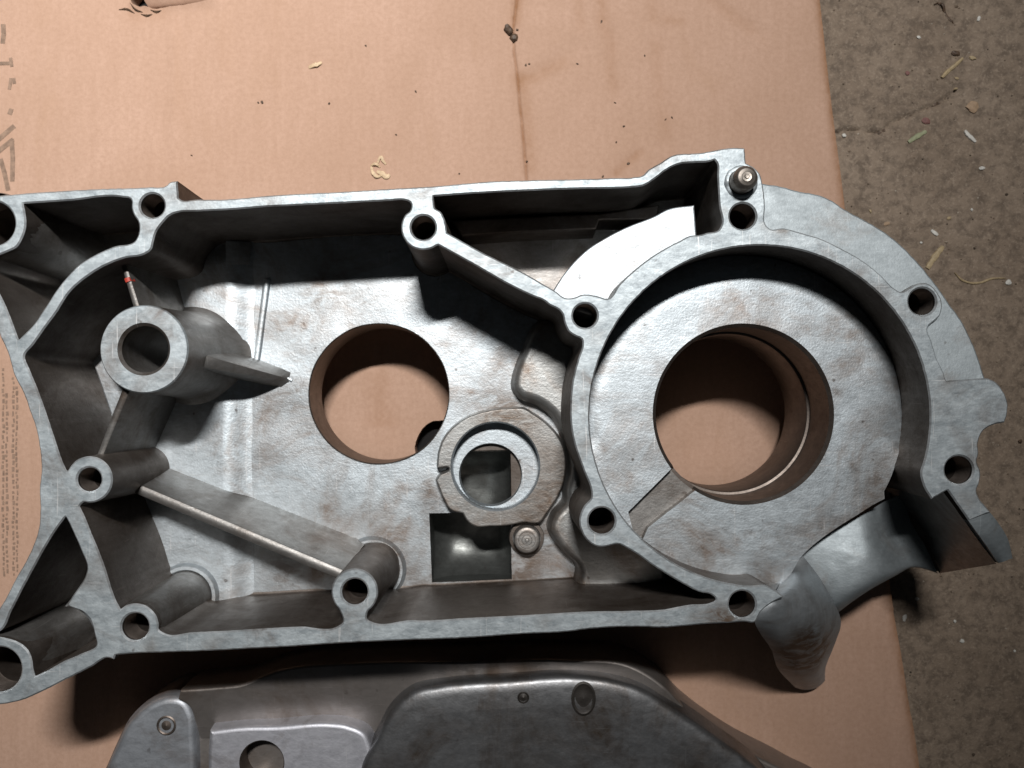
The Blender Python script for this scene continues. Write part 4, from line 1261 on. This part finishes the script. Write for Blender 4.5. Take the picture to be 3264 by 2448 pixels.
chips = [('orange_chip', 'u3', 1758, 945, (6.5, 6.5, 1.2), 'orange', 'pale orange round chip on the concrete right of the crack', 'chip'),
         ('pink_flake', 'u3', 1350, 1065, (5, 3.5, 1), 'pink', 'reddish flake above the green leaf sliver', 'flake'),
         ('pink_flake', 'u3', 1185, 645, (2.5, 2.5, .8), 'pink', 'small purple red flake in the upper concrete', 'flake'),
         ('white_flake', 'u3', 1818, 160, (1.8, 3.4, .7), 'white', 'white flake near the top right corner', 'flake'),
         ('white_flake', 'u3', 1288, 325, (2.4, 1.8, .7), 'white', 'white crumb in the upper middle of the concrete strip', 'flake'),
         ('white_flake', 'u3', 628, 1192, (2.4, 2.4, 1.2), 'white', 'round white crumb close to the cardboard edge', 'flake'),
         ('straw_bit', 'u3', 1760, 510, (4, 2.2, 1), 'straw', 'stubby straw bit right of the slanted straw', 'straw'),
         ('bark_chip', 'u3', 1610, 470, (5, 3, 1.2), 'bark', 'dark bark chip at the upper end of the slanted straw', 'chip'),
         ('bark_chip', 'u3', 960, 1160, (8, 3.4, 1.2), 'bark', 'dark crumbly lump lying in the concrete crack', 'chip'),
         ('bark_chip', 'u3', 1450, 910, (5, 3, 1.0), 'bark', 'dark brown chip at the right end of the crack', 'chip'),
         ('straw_bit', 'u3', 1620, 690, (2.6, 1.4, .7), 'straw', 'small pinkish straw bit under the slanted straw', 'straw'),
         ('straw_bit', 'u3', 1612, 780, (2.4, 1.2, .7), 'straw', 'lower small straw bit under the slanted straw', 'straw'),
         ('white_flake', 'n', 1840, 100, (3.4, 2.2, 1), 'white', 'greyish white flake near the right edge of the concrete', 'flake'),
         ('white_flake', 'n', 2080, 1105, (3.4, 3.2, .8), 'white', 'white triangular flake at the right end of the curved fibre', 'flake'),
         ('white_flake', 'n', 1308, 755, (1.5, 1.3, .6), 'white', 'tiny white crumb left of the broad straw piece', 'flake'),
         ('straw_bit', 'n', 1553, 540, (2.4, 2.0, .8), 'straw', 'tan crumb above the white flake on the concrete', 'straw'),
         ('white_flake', 'n', 1755, 465, (1.4, 1.6, .7), 'white', 'tiny white crumb in the middle right concrete', 'flake'),
         ('straw_bit', 'n', 858, 478, (1.2, 2.2, .7), 'straw', 'yellowish crumb close to the flange curve', 'straw'),
         ('orange_chip', 'n', 1000, 590, (3.6, 2.2, .7), 'orange', 'orange brown crumb beside the flange curve', 'chip'),
         ('white_flake', 't', 1158, 335, (2.2, 4.4, .8), 'white', 'elongated grey white flake right of the lower cardboard edge', 'flake'),
         ('white_flake', 't', 1605, 368, (1.6, 1.6, .8), 'white', 'bright white crumb on the dark lower concrete', 'flake'),
         ('white_flake', 't', 1665, 540, (2.6, 2.2, .9), 'white', 'grey white flake below the bright crumb', 'flake'),
         ('white_flake', 't', 2130, 628, (1.5, 1.4, .7), 'white', 'tiny white crumb at the lower right picture edge', 'flake'),
         ('white_flake', 't', 1270, 170, (2.6, 2.0, .8), 'white', 'pale grit cluster below the case outlet', 'flake'),
         ('bark_chip', 'o', 2180, 1125, (2.4, 2.4, 1), 'bark', 'small black chip at the right edge beside the case lug', 'chip')]
for k, (nm, t, x, y, sz, mt, lb, ct) in enumerate(chips):
    chip(nm, t, x, y, GROUND_Z, tuple(s_ * 0.66 if q < 2 else s_ * 0.8 for q, s_ in enumerate(sz)), rnd.uniform(-0.4, 0.4), M[mt], lb, ct, seed=k + 20)
# uncountable grit
mb = MB()
rnd = random.Random(11)
for k in range(900):
    x = rnd.uniform(100, 215); y = rnd.uniform(-150, 165)
    if x < np.interp(-y, -out_s[:, 1], out_s[:, 0]) + 1: continue
    r = rnd.uniform(0.12, 0.55) * (1 if rnd.random() < 0.9 else 1.6)
    z = GROUND_Z - 0.4 + ground_h(x, y)
    i0 = len(mb.v)
    for q in range(5):
        a = q * 1.2566 + rnd.uniform(-.3, .3)
        mb.v.append((x + r * math.cos(a), y + r * rnd.uniform(.6, 1) * math.sin(a), z - 0.05))
    mb.v.append((x, y, z + r * 0.8))
    for q in range(5):
        mb.f.append((i0 + q, i0 + (q + 1) % 5, i0 + 5))
m, nt, b = nodes_of('grit')
co = coords(nt)
v = N(nt, 'ShaderNodeTexVoronoi'); v.inputs['Scale'].default_value = 250
nt.links.new(co, v.inputs['Vector'])
sepn = N(nt, 'ShaderNodeSeparateColor'); nt.links.new(v.outputs['Color'], sepn.inputs[0])
rp = ramp(nt, sepn.outputs[0], [(0.0, (0.04, 0.03, 0.02)), (0.45, (0.14, 0.10, 0.07)), (0.8, (0.22, 0.17, 0.12)), (0.97, (0.5, 0.45, 0.38))])
nt.links.new(rp.outputs[0], b.inputs['Base Color']); b.inputs['Roughness'].default_value = 0.8
gr = mb.build('grit', m, smooth_angle=0)
tag(gr, 'fine grit and dust specks spread over the concrete', 'grit', kind='stuff')
for o in bpy.data.objects:
    if '_base' in o: del o['_base']
